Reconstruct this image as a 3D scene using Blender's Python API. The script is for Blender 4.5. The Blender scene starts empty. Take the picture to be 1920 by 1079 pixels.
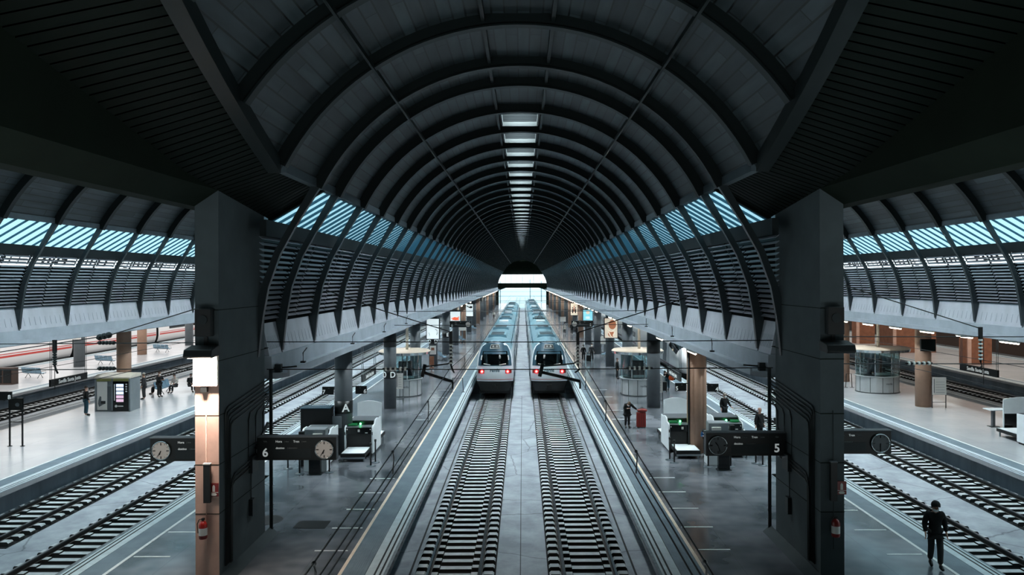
import bpy, math, random
from mathutils import Vector, Matrix, Euler
random.seed(7)
PI = math.pi
SC = bpy.context.scene
COL = SC.collection

# ------------------------------------------------------------------ camera, sky, light, exposure
CAMH = 9.0
F = 1400.0                       # focal length in pixels of the 1920 wide frame
cam_data = bpy.data.cameras.new('camera')
cam_data.sensor_width = 36.0
cam_data.lens = 36.0 * F / 1920.0
cam_data.shift_x = (960 - 980) / 1920.0
cam_data.shift_y = (526 - 539.5) / 1920.0
cam_data.clip_end = 3000
cam = bpy.data.objects.new('camera', cam_data)
COL.objects.link(cam)
cam.location = (0, 0, CAMH)
cam.rotation_euler = (Matrix.Rotation(PI / 2, 4, 'X') @ Matrix.Rotation(math.radians(-0.18), 4, 'Z')).to_euler()
SC.camera = cam

SC.view_settings.view_transform = 'Standard'
SC.view_settings.look = 'None'
SC.view_settings.gamma = 1
SC.view_settings.exposure = 0.62
SC.view_settings.use_curve_mapping = False

world = bpy.data.worlds.new('sky')
SC.world = world
world.use_nodes = True
wn = world.node_tree; wn.nodes.clear()
wo = wn.nodes.new('ShaderNodeOutputWorld'); wb = wn.nodes.new('ShaderNodeBackground')
wg = wn.nodes.new('ShaderNodeTexCoord'); ws = wn.nodes.new('ShaderNodeSeparateXYZ')
wr = wn.nodes.new('ShaderNodeValToRGB')
wn.links.new(wg.outputs['Generated'], ws.inputs[0]); wn.links.new(ws.outputs['Z'], wr.inputs[0])
wr.color_ramp.elements[0].position = 0.0; wr.color_ramp.elements[0].color = (0.80, 0.90, 0.93, 1)
wr.color_ramp.elements[1].position = 0.35; wr.color_ramp.elements[1].color = (0.60, 0.86, 0.95, 1)
wn.links.new(wr.outputs[0], wb.inputs[0]); wb.inputs[1].default_value = 1.5
wn.links.new(wb.outputs[0], wo.inputs[0])

def area(name, loc, rot, sx, sy, power, col, spread=PI):
    d = bpy.data.lights.new(name, 'AREA'); d.shape = 'RECTANGLE'; d.size = sx; d.size_y = sy
    d.energy = power; d.color = col; d.spread = spread
    o = bpy.data.objects.new(name, d); COL.objects.link(o); o.location = loc; o.rotation_euler = rot
    return o
HALL = (-0.1, -17.35, 17.15)          # axes of the three vaulted halls
Y_END = 252.0
FILL_TINT = (0.84, 0.95, 1.0)
for i, hx in enumerate(HALL):          # added lamps hidden above the crown wells, standing in for daylight
    area('crown_fill', (hx, (30 + Y_END) / 2, 16.5), (0, 0, 0), 1.4, Y_END - 30, 90000, FILL_TINT)

# ------------------------------------------------------------------ materials
def s2l(c):
    return tuple(((v / 255.0) / 12.92 if v / 255.0 <= 0.04045 else (((v / 255.0) + 0.055) / 1.055) ** 2.4) for v in c) + (1,)
M = {}
def mat(name, col, rough=0.6, metal=0.0, noise=0.0, nscale=3.0, bump=0.0, emit=None, estr=0.0, spec=0.5, alpha=None, stretch=None, rvar=0.0):
    m = bpy.data.materials.new(name); m.use_nodes = True
    nt = m.node_tree; b = nt.nodes['Principled BSDF']
    c = s2l(col)
    b.inputs['Base Color'].default_value = c
    b.inputs['Roughness'].default_value = rough; b.inputs['Metallic'].default_value = metal
    b.inputs['Specular IOR Level'].default_value = spec
    if noise > 0 or bump > 0 or rvar > 0:
        tc = nt.nodes.new('ShaderNodeTexCoord'); mp = nt.nodes.new('ShaderNodeMapping')
        if stretch: mp.inputs['Scale'].default_value = stretch
        n = nt.nodes.new('ShaderNodeTexNoise'); n.inputs['Scale'].default_value = nscale
        n.inputs['Detail'].default_value = 5; n.inputs['Roughness'].default_value = 0.6
        nt.links.new(tc.outputs['Object'], mp.inputs[0]); nt.links.new(mp.outputs[0], n.inputs['Vector'])
        if noise > 0:
            r = nt.nodes.new('ShaderNodeValToRGB')
            r.color_ramp.elements[0].position = 0.3; r.color_ramp.elements[1].position = 0.7
            r.color_ramp.elements[0].color = tuple(v * (1 - noise) for v in c[:3]) + (1,)
            r.color_ramp.elements[1].color = tuple(min(1, v * (1 + noise)) for v in c[:3]) + (1,)
            nt.links.new(n.outputs[0], r.inputs[0]); nt.links.new(r.outputs[0], b.inputs['Base Color'])
        if rvar > 0:
            mr = nt.nodes.new('ShaderNodeMapRange'); mr.inputs[1].default_value = 0.35; mr.inputs[2].default_value = 0.65
            mr.inputs[3].default_value = max(0.02, rough - rvar); mr.inputs[4].default_value = rough + rvar
            nt.links.new(n.outputs[0], mr.inputs[0]); nt.links.new(mr.outputs[0], b.inputs['Roughness'])
        if bump > 0:
            bp = nt.nodes.new('ShaderNodeBump'); bp.inputs['Strength'].default_value = bump; bp.inputs['Distance'].default_value = 0.02
            nt.links.new(n.outputs[0], bp.inputs['Height']); nt.links.new(bp.outputs[0], b.inputs['Normal'])
    if emit:
        b.inputs['Emission Color'].default_value = s2l(emit); b.inputs['Emission Strength'].default_value = estr
    if alpha is not None: b.inputs['Alpha'].default_value = alpha
    M[name] = m
    return m

mat('steel_dark', (34, 42, 44), 0.45, 0.3, 0.15, 2)
mat('steel_grey', (78, 90, 96), 0.45, 0.3, 0.15, 2)
mat('black', (10, 13, 13), 0.5)
mat('well_black', (14, 17, 18), 0.9, spec=0.05)
mat('black_gloss', (8, 12, 13), 0.15)
mat('white', (226, 233, 235), 0.5, 0, 0.04, 2)
mat('white_gloss', (225, 230, 230), 0.2, 0, 0.03, 1)
mat('offwhite', (214, 205, 190), 0.5, 0, 0.06, 2)
mat('grey', (120, 128, 132), 0.5, 0, 0.08, 2)
mat('midgrey', (84, 90, 94), 0.5, 0, 0.1, 2)
mat('chrome', (190, 198, 200), 0.14, 1.0)
mat('slat', (138, 140, 148), 0.5, 0.2, 0.15, 1.5)
mat('concrete_pillar', (66, 76, 79), 0.8, 0, 0.16, 0.9, 0.3)
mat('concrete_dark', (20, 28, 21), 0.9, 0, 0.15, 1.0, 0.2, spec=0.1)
mat('concrete_panel', (178, 184, 192), 0.75, 0, 0.12, 1.2, 0.2, stretch=(1, 1, 0.15))
mat('concrete_beam', (158, 168, 176), 0.75, 0, 0.14, 0.8, 0.2)
mat('concrete_wall', (118, 130, 140), 0.85, 0, 0.25, 1.0, 0.3, stretch=(1, 1, 0.3))
mat('conduit', (44, 50, 50), 0.5, 0.2)
mat('column_dark', (84, 90, 94), 0.5, 0, 0.15, 1.5)
mat('column_tan', (156, 124, 104), 0.6, 0, 0.12, 1.5)
mat('brick_orange', (134, 86, 62), 0.7, 0, 0.2, 2)
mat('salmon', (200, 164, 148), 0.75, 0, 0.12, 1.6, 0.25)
mat('white_line', (215, 220, 218), 0.6, 0, 0.1, 4)
mat('cream_line', (232, 216, 196), 0.6, 0, 0.1, 3)
mat('edge_band', (186, 200, 204), 0.55, 0, 0.12, 3, 0.2)
mat('groove', (34, 38, 38), 0.8)
mat('curb', (120, 132, 138), 0.8, 0, 0.3, 5, 0.4)
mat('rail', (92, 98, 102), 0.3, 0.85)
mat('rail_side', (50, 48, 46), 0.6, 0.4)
mat('sleeper_side_shade', (44, 46, 46), 0.9)  # side faces darkened: their shade is put into the colour
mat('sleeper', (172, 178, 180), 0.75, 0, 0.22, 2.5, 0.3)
mat('ballast', (14, 16, 17), 0.95, 0, 0.3, 8)  # near black, the shade between the sleepers put into the colour
mat('train_white', (205, 212, 216), 0.25, 0, 0.03, 1)
mat('train_roof', (118, 152, 164), 0.35, 0.1, 0.1, 1.2)
mat('train_teal', (58, 84, 98), 0.25, 0.1, 0.05, 1)
mat('train_dark', (20, 24, 25), 0.6)
mat('hs_white', (235, 232, 230), 0.2)
mat('stripe_red', (190, 60, 50), 0.4)
mat('stripe_purple', (80, 40, 60), 0.4)
mat('glass_black', (5, 8, 9), 0.06)
mat('red', (118, 18, 14), 0.35)
mat('suitcase_red', (120, 30, 24), 0.5)
mat('orange', (210, 80, 30), 0.5)
mat('jacket_black', (12, 13, 14), 0.9)
mat('jacket_grey', (50, 50, 52), 0.85)
mat('coat_light', (190, 184, 176), 0.8)
mat('trousers_dark', (28, 30, 32), 0.85)
mat('trousers_grey', (58, 58, 56), 0.85)
mat('jeans', (42, 78, 92), 0.85)
mat('skin', (190, 148, 128), 0.6)
mat('hair_dark', (24, 18, 15), 0.7)
mat('hair_brown', (84, 62, 44), 0.7)
mat('hair_light', (150, 142, 132), 0.7)
mat('mask', (232, 236, 236), 0.7)
mat('shoe', (12, 12, 13), 0.5)
mat('shirt_blue', (34, 92, 140), 0.8)
mat('bench_blue', (120, 150, 168), 0.4, 0.3)
mat('booth_skin', (204, 208, 208), 0.25, 0.45, 0.1, 1)
mat('booth_lid', (212, 196, 178), 0.6, 0, 0.05, 1)
mat('green_panel', (20, 90, 50), 0.4, emit=(20, 110, 60), estr=0.25)
mat('glow_green', (60, 220, 120), 0.5, emit=(90, 255, 150), estr=7)
mat('glow_red', (255, 40, 40), 0.4, emit=(255, 30, 30), estr=5)
mat('glow_redwhite', (255, 190, 180), 0.4, emit=(255, 200, 190), estr=6)
mat('tube', (255, 250, 240), 0.4, emit=(255, 238, 214), estr=16)
mat('ad_white', (230, 240, 240), 0.4, emit=(222, 236, 238), estr=0.5)
mat('ad_cyan', (130, 210, 230), 0.4, emit=(140, 215, 232), estr=0.45)
mat('ad_brown', (150, 96, 66), 0.4, emit=(170, 110, 80), estr=0.5)
mat('ad_cream', (235, 220, 200), 0.4, emit=(235, 220, 200), estr=0.35)
mat('ad_red', (200, 90, 60), 0.4, emit=(205, 90, 60), estr=0.7)
mat('ad_black', (14, 14, 16), 0.4)
mat('lamp_white', (240, 232, 222), 0.6)
mat('vend_glow', (190, 210, 240), 0.4, emit=(190, 210, 240), estr=1.0)
mat('vend_pink', (200, 170, 190), 0.4, emit=(200, 170, 190), estr=0.7)
mat('vend_yellow', (150, 150, 90), 0.5)
mat('paper', (214, 212, 206), 0.6)
mat('text_white', (215, 222, 222), 0.6, emit=(200, 208, 208), estr=0.25)
mat('text_dim', (120, 126, 126), 0.6)
mat('sign_black', (12, 17, 16), 0.4)
mat('clock_face', (170, 166, 160), 0.5, emit=(170, 166, 160), estr=0.12)
mat('clock_dark', (92, 96, 98), 0.5)
mat('insulator', (235, 235, 228), 0.2)
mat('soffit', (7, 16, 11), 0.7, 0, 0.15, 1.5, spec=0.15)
mat('skyground', (200, 208, 210), 0.9)
mat('sign_grey', (70, 76, 76), 0.5)

def glass(name, col, alpha_clear=0.92):
    m = bpy.data.materials.new(name); m.use_nodes = True; nt = m.node_tree; nt.nodes.clear()
    o = nt.nodes.new('ShaderNodeOutputMaterial'); t = nt.nodes.new('ShaderNodeBsdfTransparent')
    g = nt.nodes.new('ShaderNodeBsdfGlossy'); x = nt.nodes.new('ShaderNodeMixShader')
    t.inputs[0].default_value = s2l(col); g.inputs['Roughness'].default_value = 0.05
    x.inputs[0].default_value = 1 - alpha_clear
    nt.links.new(t.outputs[0], x.inputs[1]); nt.links.new(g.outputs[0], x.inputs[2]); nt.links.new(x.outputs[0], o.inputs[0])
    M[name] = m
glass('booth_glass', (200, 225, 228), 0.85)

def frosted(name, col, mix=0.3):
    m = bpy.data.materials.new(name); m.use_nodes = True; nt = m.node_tree; nt.nodes.clear()
    o = nt.nodes.new('ShaderNodeOutputMaterial'); t = nt.nodes.new('ShaderNodeBsdfTransparent')
    g = nt.nodes.new('ShaderNodeBsdfTranslucent'); x = nt.nodes.new('ShaderNodeMixShader')
    t.inputs[0].default_value = (0.9, 0.95, 0.96, 1); g.inputs[0].default_value = s2l(col); x.inputs[0].default_value = mix
    nt.links.new(t.outputs[0], x.inputs[1]); nt.links.new(g.outputs[0], x.inputs[2]); nt.links.new(x.outputs[0], o.inputs[0])
    M[name] = m
frosted('end_glass', (225, 235, 235))
frosted('roof_glass', (172, 196, 203), 0.97)

def planks(name, c1, c2, w, l, line):      # boards running along the hall; uses uv = (arc length, along)
    m = bpy.data.materials.new(name); m.use_nodes = True; nt = m.node_tree; b = nt.nodes['Principled BSDF']
    uv = nt.nodes.new('ShaderNodeUVMap'); mp = nt.nodes.new('ShaderNodeMapping'); mp.inputs['Rotation'].default_value = (0, 0, PI / 2)
    br = nt.nodes.new('ShaderNodeTexBrick'); br.inputs['Color1'].default_value = s2l(c1); br.inputs['Color2'].default_value = s2l(c2)
    br.inputs['Mortar'].default_value = s2l(line); br.inputs['Scale'].default_value = 1.0
    br.inputs['Mortar Size'].default_value = 0.022; br.inputs['Brick Width'].default_value = l; br.inputs['Row Height'].default_value = w
    br.inputs['Bias'].default_value = 0.0
    n = nt.nodes.new('ShaderNodeTexNoise'); n.inputs['Scale'].default_value = 1.3; n.inputs['Detail'].default_value = 4
    mp2 = nt.nodes.new('ShaderNodeMapping'); mp2.inputs['Scale'].default_value = (3.0, 0.35, 1)
    mx = nt.nodes.new('ShaderNodeMixRGB'); mx.blend_type = 'MULTIPLY'; mx.inputs[0].default_value = 0.8
    rr = nt.nodes.new('ShaderNodeValToRGB'); rr.color_ramp.elements[0].position = 0.3; rr.color_ramp.elements[0].color = (.5, .5, .5, 1)
    rr.color_ramp.elements[1].position = 0.7; rr.color_ramp.elements[1].color = (1.3, 1.3, 1.3, 1)
    L = nt.links.new
    L(uv.outputs[0], mp.inputs[0]); L(mp.outputs[0], br.inputs['Vector']); L(uv.outputs[0], mp2.inputs[0]); L(mp2.outputs[0], n.inputs['Vector'])
    L(n.outputs[0], rr.inputs[0]); L(br.outputs[0], mx.inputs[1]); L(rr.outputs[0], mx.inputs[2]); L(mx.outputs[0], b.inputs['Base Color'])
    b.inputs['Roughness'].default_value = 0.55
    M[name] = m
planks('vault_board', (54, 66, 70), (32, 41, 44), 0.34, 3.9, (8, 11, 11))

def floor_mat(name, base, dark, rough, scale, cracks=False, tiles=0.0, wet=0.0):
    m = bpy.data.materials.new(name); m.use_nodes = True; nt = m.node_tree; b = nt.nodes['Principled BSDF']; L = nt.links.new
    tc = nt.nodes.new('ShaderNodeTexCoord')
    n = nt.nodes.new('ShaderNodeTexNoise'); n.inputs['Scale'].default_value = scale; n.inputs['Detail'].default_value = 8 if cracks else 3; n.inputs['Roughness'].default_value = .62
    r = nt.nodes.new('ShaderNodeValToRGB'); r.color_ramp.elements[0].position = .34; r.color_ramp.elements[1].position = .66
    r.color_ramp.elements[0].color = s2l(dark); r.color_ramp.elements[1].color = s2l(base)
    L(tc.outputs['Object'], n.inputs['Vector']); L(n.outputs[0], r.inputs[0])
    out = r.outputs[0]
    if cracks:
        v = nt.nodes.new('ShaderNodeTexVoronoi'); v.feature = 'DISTANCE_TO_EDGE'; v.inputs['Scale'].default_value = .32
        nz = nt.nodes.new('ShaderNodeTexNoise'); nz.inputs['Scale'].default_value = 2.2; nz.inputs['Detail'].default_value = 5
        mxv = nt.nodes.new('ShaderNodeMixRGB'); mxv.inputs[0].default_value = .16
        L(tc.outputs['Object'], nz.inputs['Vector']); L(tc.outputs['Object'], mxv.inputs[1]); L(nz.outputs['Color'], mxv.inputs[2]); L(mxv.outputs[0], v.inputs['Vector'])
        cr = nt.nodes.new('ShaderNodeValToRGB'); cr.color_ramp.elements[0].position = .0; cr.color_ramp.elements[1].position = .012
        cr.color_ramp.elements[0].color = (.45, .45, .45, 1); cr.color_ramp.elements[1].color = (1, 1, 1, 1)
        L(v.outputs['Distance'], cr.inputs[0])
        mx = nt.nodes.new('ShaderNodeMixRGB'); mx.blend_type = 'MULTIPLY'; mx.inputs[0].default_value = 1
        L(out, mx.inputs[1]); L(cr.outputs[0], mx.inputs[2]); out = mx.outputs[0]
    if tiles:
        br = nt.nodes.new('ShaderNodeTexBrick'); br.offset = 0; br.inputs['Scale'].default_value = 1; br.inputs['Brick Width'].default_value = tiles
        br.inputs['Row Height'].default_value = tiles; br.inputs['Mortar Size'].default_value = .012
        br.inputs['Color1'].default_value = (1, 1, 1, 1); br.inputs['Color2'].default_value = (.96, .96, .96, 1); br.inputs['Mortar'].default_value = (.8, .8, .8, 1)
        L(tc.outputs['Object'], br.inputs['Vector'])
        mx = nt.nodes.new('ShaderNodeMixRGB'); mx.blend_type = 'MULTIPLY'; mx.inputs[0].default_value = 1
        L(out, mx.inputs[1]); L(br.outputs[0], mx.inputs[2]); out = mx.outputs[0]
    L(out, b.inputs['Base Color'])
    b.inputs['Roughness'].default_value = rough
    n2 = nt.nodes.new('ShaderNodeTexNoise'); n2.inputs['Scale'].default_value = .45; n2.inputs['Detail'].default_value = 4
    mr = nt.nodes.new('ShaderNodeMapRange'); mr.inputs[1].default_value = .35; mr.inputs[2].default_value = .65
    mr.inputs[3].default_value = max(.05, rough - wet); mr.inputs[4].default_value = rough + wet
    L(tc.outputs['Object'], n2.inputs['Vector']); L(n2.outputs[0], mr.inputs[0]); L(mr.outputs[0], b.inputs['Roughness'])
    M[name] = m
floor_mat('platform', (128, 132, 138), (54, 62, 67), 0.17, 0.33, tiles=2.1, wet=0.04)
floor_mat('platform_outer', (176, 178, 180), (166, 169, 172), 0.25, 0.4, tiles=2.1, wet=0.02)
floor_mat('trackbed', (160, 168, 174), (122, 130, 137), 0.7, 0.9, cracks=True, wet=0.1)
floor_mat('tactile', (112, 130, 140), (98, 114, 124), 0.6, 1.2, tiles=0.0, wet=0.05)
m = M['tactile']; nt = m.node_tree; b = nt.nodes['Principled BSDF']     # fine ribs along the edge strip
tc = nt.nodes.new('ShaderNodeTexCoord'); wv = nt.nodes.new('ShaderNodeTexWave'); wv.bands_direction = 'X'; wv.inputs['Scale'].default_value = 5
bp = nt.nodes.new('ShaderNodeBump'); bp.inputs['Strength'].default_value = .6; bp.inputs['Distance'].default_value = .01
nt.links.new(tc.outputs['Object'], wv.inputs[0]); nt.links.new(wv.outputs[0], bp.inputs['Height']); nt.links.new(bp.outputs[0], b.inputs['Normal'])

# ------------------------------------------------------------------ mesh helpers
class MB:
    def __init__(s): s.v = []; s.f = []; s.m = []; s.uv = []; s.sm = []
    def add(s, vs, fs, mi=0, smooth=False):
        o = len(s.v); s.v += [tuple(p) for p in vs]
        for f in fs: s.f.append(tuple(i + o for i in f)); s.m.append(mi); s.sm.append(smooth)
        return s
    def box(s, x0, x1, y0, y1, z0, z1, mi=0):
        vs = [(x0,y0,z0),(x1,y0,z0),(x1,y1,z0),(x0,y1,z0),(x0,y0,z1),(x1,y0,z1),(x1,y1,z1),(x0,y1,z1)]
        return s.add(vs, [(0,3,2,1),(4,5,6,7),(0,1,5,4),(1,2,6,5),(2,3,7,6),(3,0,4,7)], mi)
    def cbox(s, c, d, mi=0):
        return s.box(c[0]-d[0]/2, c[0]+d[0]/2, c[1]-d[1]/2, c[1]+d[1]/2, c[2]-d[2]/2, c[2]+d[2]/2, mi)
    def quad(s, a, b, c, d, mi=0): return s.add([a,b,c,d], [(0,1,2,3)], mi)
    def prism(s, prof, y0, y1, mi=0, axis='Y'):      # closed 2D profile swept along an axis
        n = len(prof)
        if axis == 'Y': P = lambda p, t: (p[0], t, p[1])
        elif axis == 'X': P = lambda p, t: (t, p[0], p[1])
        else: P = lambda p, t: (p[0], p[1], t)
        vs = [P(p, y0) for p in prof] + [P(p, y1) for p in prof]
        fs = [(i, (i+1) % n, (i+1) % n + n, i + n) for i in range(n)] + [tuple(range(n))[::-1], tuple(range(n, 2*n))]
        return s.add(vs, fs, mi)
    def strip(s, prof, y0, y1, mi=0):                # open profile sheet along Y
        n = len(prof)
        vs = [(p[0], y0, p[1]) for p in prof] + [(p[0], y1, p[1]) for p in prof]
        return s.add(vs, [(i, i+1, i+1+n, i+n) for i in range(n-1)], mi)
    def cyl(s, c, r, h, n=20, mi=0, r2=None, smooth=True):
        r2 = r if r2 is None else r2; vs = []
        for k in range(n):
            a = 2*PI*k/n; vs.append((c[0]+r*math.cos(a), c[1]+r*math.sin(a), c[2]))
        for k in range(n):
            a = 2*PI*k/n; vs.append((c[0]+r2*math.cos(a), c[1]+r2*math.sin(a), c[2]+h))
        s.add(vs, [(k, (k+1) % n, (k+1) % n + n, k+n) for k in range(n)], mi, smooth)
        o = len(s.v) - 2*n
        s.f += [tuple(o+k for k in range(n))[::-1], tuple(o+n+k for k in range(n))]; s.m += [mi, mi]; s.sm += [False, False]
        return s
    def cyly(s, c, r, h, n=20, mi=0):                # disc/cylinder along Y
        t = MB().cyl((0,0,0), r, h, n, mi)
        o = len(s.v); s.v += [(c[0]+p[0], c[1]+p[2], c[2]-p[1]) for p in t.v]
        s.f += [tuple(i+o for i in f) for f in t.f]; s.m += t.m; s.sm += t.sm
        return s
    def lathe(s, prof, c=(0,0,0), n=24, mi=0, smooth=True, sx=1.0, sy=1.0):
        vs = []; m = len(prof)
        for k in range(n):
            a = 2*PI*k/n
            for (r, z) in prof: vs.append((c[0]+sx*r*math.cos(a), c[1]+sy*r*math.sin(a), c[2]+z))
        fs = []
        for k in range(n):
            k2 = (k+1) % n
            for j in range(m-1): fs.append((k*m+j, k2*m+j, k2*m+j+1, k*m+j+1))
        return s.add(vs, fs, mi, smooth)
    def tube(s, pts, r, n=6, mi=0, caps=True):
        pts = [Vector(p) for p in pts]; vs = []; k = len(pts)
        for i, p in enumerate(pts):
            d = (pts[min(i+1, k-1)] - pts[max(i-1, 0)]).normalized()
            u = d.cross(Vector((0, 0, 1)))
            if u.length < 1e-3: u = d.cross(Vector((0, 1, 0)))
            u.normalize(); w = d.cross(u)
            rr = r[i] if isinstance(r, (list, tuple)) else r
            for j in range(n):
                a = 2*PI*j/n; q = p + u*math.cos(a)*rr + w*math.sin(a)*rr; vs.append(tuple(q))
        fs = [(i*n+j, i*n+(j+1) % n, (i+1)*n+(j+1) % n, (i+1)*n+j) for i in range(k-1) for j in range(n)]
        if caps: fs += [tuple(range(n))[::-1], tuple(range((k-1)*n, k*n))]
        return s.add(vs, fs, mi, n > 5)
    def sphere(s, c, r, n=12, mi=0, sx=1, sy=1, sz=1):
        prof = [(r*math.sin(PI*j/n), -r*math.cos(PI*j/n)*sz) for j in range(n+1)]
        return s.lathe(prof, c, n+4, mi, True, sx, sy)
    def grid(s, fn, nu, nv, mi=0, smooth=True, back=None):
        vs = [fn(i/nu, j/nv) for j in range(nv+1) for i in range(nu+1)]
        w = nu+1
        return s.add(vs, [(j*w+i, j*w+i+1, (j+1)*w+i+1, (j+1)*w+i) for j in range(nv) for i in range(nu)], mi, smooth)
    def mesh(s, name, mats):
        me = bpy.data.meshes.new(name); me.from_pydata(s.v, [], s.f)
        for mm in (mats if isinstance(mats, (list, tuple)) else [mats]): me.materials.append(M[mm])
        me.polygons.foreach_set('material_index', s.m); me.polygons.foreach_set('use_smooth', s.sm)
        me.update(); return me

def link(name, me, parent=None, loc=(0,0,0), rz=0.0):
    o = bpy.data.objects.new(name, me); COL.objects.link(o)
    o.location = loc; o.rotation_euler = (0, 0, rz)
    if parent: o.parent = parent
    return o
def part(name, mb, mats, parent, loc=(0,0,0), rz=0.0, label=None, bevel=0.0, kind=None):
    me = mb if isinstance(mb, bpy.types.Mesh) else mb.mesh(name, mats)
    o = link(name, me, parent, loc, rz)
    if label: o['label'] = label
    if kind: o['kind'] = kind
    if bevel:
        b = o.modifiers.new('bevel', 'BEVEL'); b.width = bevel; b.segments = 2; b.limit_method = 'ANGLE'
    return o
def thing(name, label, cat, loc=(0,0,0), rz=0.0, group=None):
    o = link(name, None, None, loc, rz); o.empty_display_size = .3
    o['label'] = label; o['category'] = cat
    if group: o['group'] = group
    return o
def tag(o, label, cat, group=None, kind=None):
    o['label'] = label; o['category'] = cat
    if group: o['group'] = group
    if kind: o['kind'] = kind
    return o
def struct(name, mb, mats, label=None, loc=(0,0,0)):
    o = part(name, mb, mats, None, loc); o['kind'] = 'structure'; o['category'] = name.split('_')[0]
    o['label'] = label or name
    return o
def copy_one(o, parent=None, loc=None):
    c = o.copy(); COL.objects.link(c); c.parent = parent
    if loc is not None: c.location = loc
    return c
def copy_tree(o, parent=None, loc=None, rz=None, label=None, group=None):
    c = o.copy(); COL.objects.link(c); c.parent = parent
    if loc is not None: c.location = loc
    if rz is not None: c.rotation_euler = (0, 0, rz)
    if label: c['label'] = label
    if group: c['group'] = group
    for ch in list(o.children): copy_tree(ch, c)
    return c
def text_mesh(body, size, mname, depth=0.004, bold=False):
    cu = bpy.data.curves.new('txt', 'FONT'); cu.body = body; cu.size = size; cu.extrude = depth
    cu.align_x = 'CENTER'; cu.align_y = 'CENTER'
    if bold: cu.offset = size * 0.02
    o = bpy.data.objects.new('txt', cu); COL.objects.link(o)
    bpy.context.view_layer.update()
    me = bpy.data.meshes.new_from_object(o.evaluated_get(bpy.context.evaluated_depsgraph_get()))
    bpy.data.objects.remove(o); bpy.data.curves.remove(cu)
    me.materials.clear(); me.materials.append(M[mname])
    return me
def text(name, body, size, mname, parent, loc, rot=(PI/2, 0, 0), bold=False):
    o = link(name, text_mesh(body, size, mname, bold=bold), parent, loc); o.rotation_euler = rot
    return o

mat('rib_leg', (54, 63, 66), 0.35, 0.3)  # paler than the vault ribs: light from the crown put into the colour
mat('brown_dark', (60, 44, 36), 0.7)
mat('rib', (20, 28, 28), 0.5, 0.1, 0.1, 2, spec=0.25)  # darker than the legs: shade of the vault put into the colour
mt = bpy.data.materials.new('joist_blue'); mt.use_nodes = True; nt = mt.node_tree; nt.nodes.clear()
_o = nt.nodes.new('ShaderNodeOutputMaterial'); _t = nt.nodes.new('ShaderNodeBsdfTranslucent'); _d = nt.nodes.new('ShaderNodeBsdfDiffuse'); _x = nt.nodes.new('ShaderNodeMixShader')
_t.inputs[0].default_value = s2l((120, 172, 192)); _d.inputs[0].default_value = s2l((110, 146, 160)); _x.inputs[0].default_value = 0.45
nt.links.new(_t.outputs[0], _x.inputs[1]); nt.links.new(_d.outputs[0], _x.inputs[2]); nt.links.new(_x.outputs[0], _o.inputs[0]); M['joist_blue'] = mt

PZ = 0.70          # platform level above rail head
ZC = 8.8; RI = 6.95; RS = 7.3
TH = math.acos((12.05 - ZC) / RS)
HW = 8.25          # half width at the rib tips
BAYS = list(range(30, 250, 4))          # full bays start at these ribs
RIBS = [23.6, 26.0] + BAYS + [250.0]
LEG = [((8.25, 6.6), (8.28, 6.6)), ((8.14, 7.62), (8.5, 7.62)), ((8.08, 8.0), (8.36, 8.02)), ((7.93, 8.8), (8.15, 8.84)), ((7.55, 9.85), (7.74, 9.93)), ((7.05, 10.75), (7.22, 10.84)), ((6.27, 11.98), (6.5, 12.1))]

def leg_mesh(s):
    return ribpairs([((s*i[0], i[1]), (s*o[0], o[1])) for i, o in LEG], .055, .085)
def rib_mesh(full=False, th=TH, legs=(1, 1)):
    pairs = []
    if full and legs[0]: pairs += [((-i[0], i[1]), (-o[0], o[1])) for i, o in LEG[:-1]]
    n = 36
    for k in range(n + 1):
        a = -th + 2 * th * k / n
        pairs.append(((RI * math.sin(a), ZC + RI * math.cos(a)), (RS * math.sin(a), ZC + RS * math.cos(a))))
    if full and legs[1]: pairs += [(i, o) for i, o in LEG[:-1]][::-1]
    return ribpairs(pairs, .09, .14)
def ribpairs(pairs, w, fw):
    mb = MB()
    vs = []
    for i, o in pairs:
        vs += [(i[0], -w, i[1]), (i[0], w, i[1]), (o[0], w, o[1]), (o[0], -w, o[1])]
    fs = []
    for k in range(len(pairs) - 1):
        for j in range(4): fs.append((k*4+j, k*4+(j+1) % 4, (k+1)*4+(j+1) % 4, (k+1)*4+j))
    fs += [(3, 2, 1, 0), tuple(4*(len(pairs)-1)+j for j in range(4))]
    mb.add(vs, fs)
    vs = []                                      # lower flange
    for i, o in pairs:
        d = Vector((o[0]-i[0], o[1]-i[1])); L = d.length or 1; t = min(.04, L); d = d / L * t
        vs += [(i[0]-d.x*.2, -fw, i[1]-d.y*.2), (i[0]-d.x*.2, fw, i[1]-d.y*.2), (i[0]+d.x, fw, i[1]+d.y), (i[0]+d.x, -fw, i[1]+d.y)]
    mb.add(vs, fs)
    return mb

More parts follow.
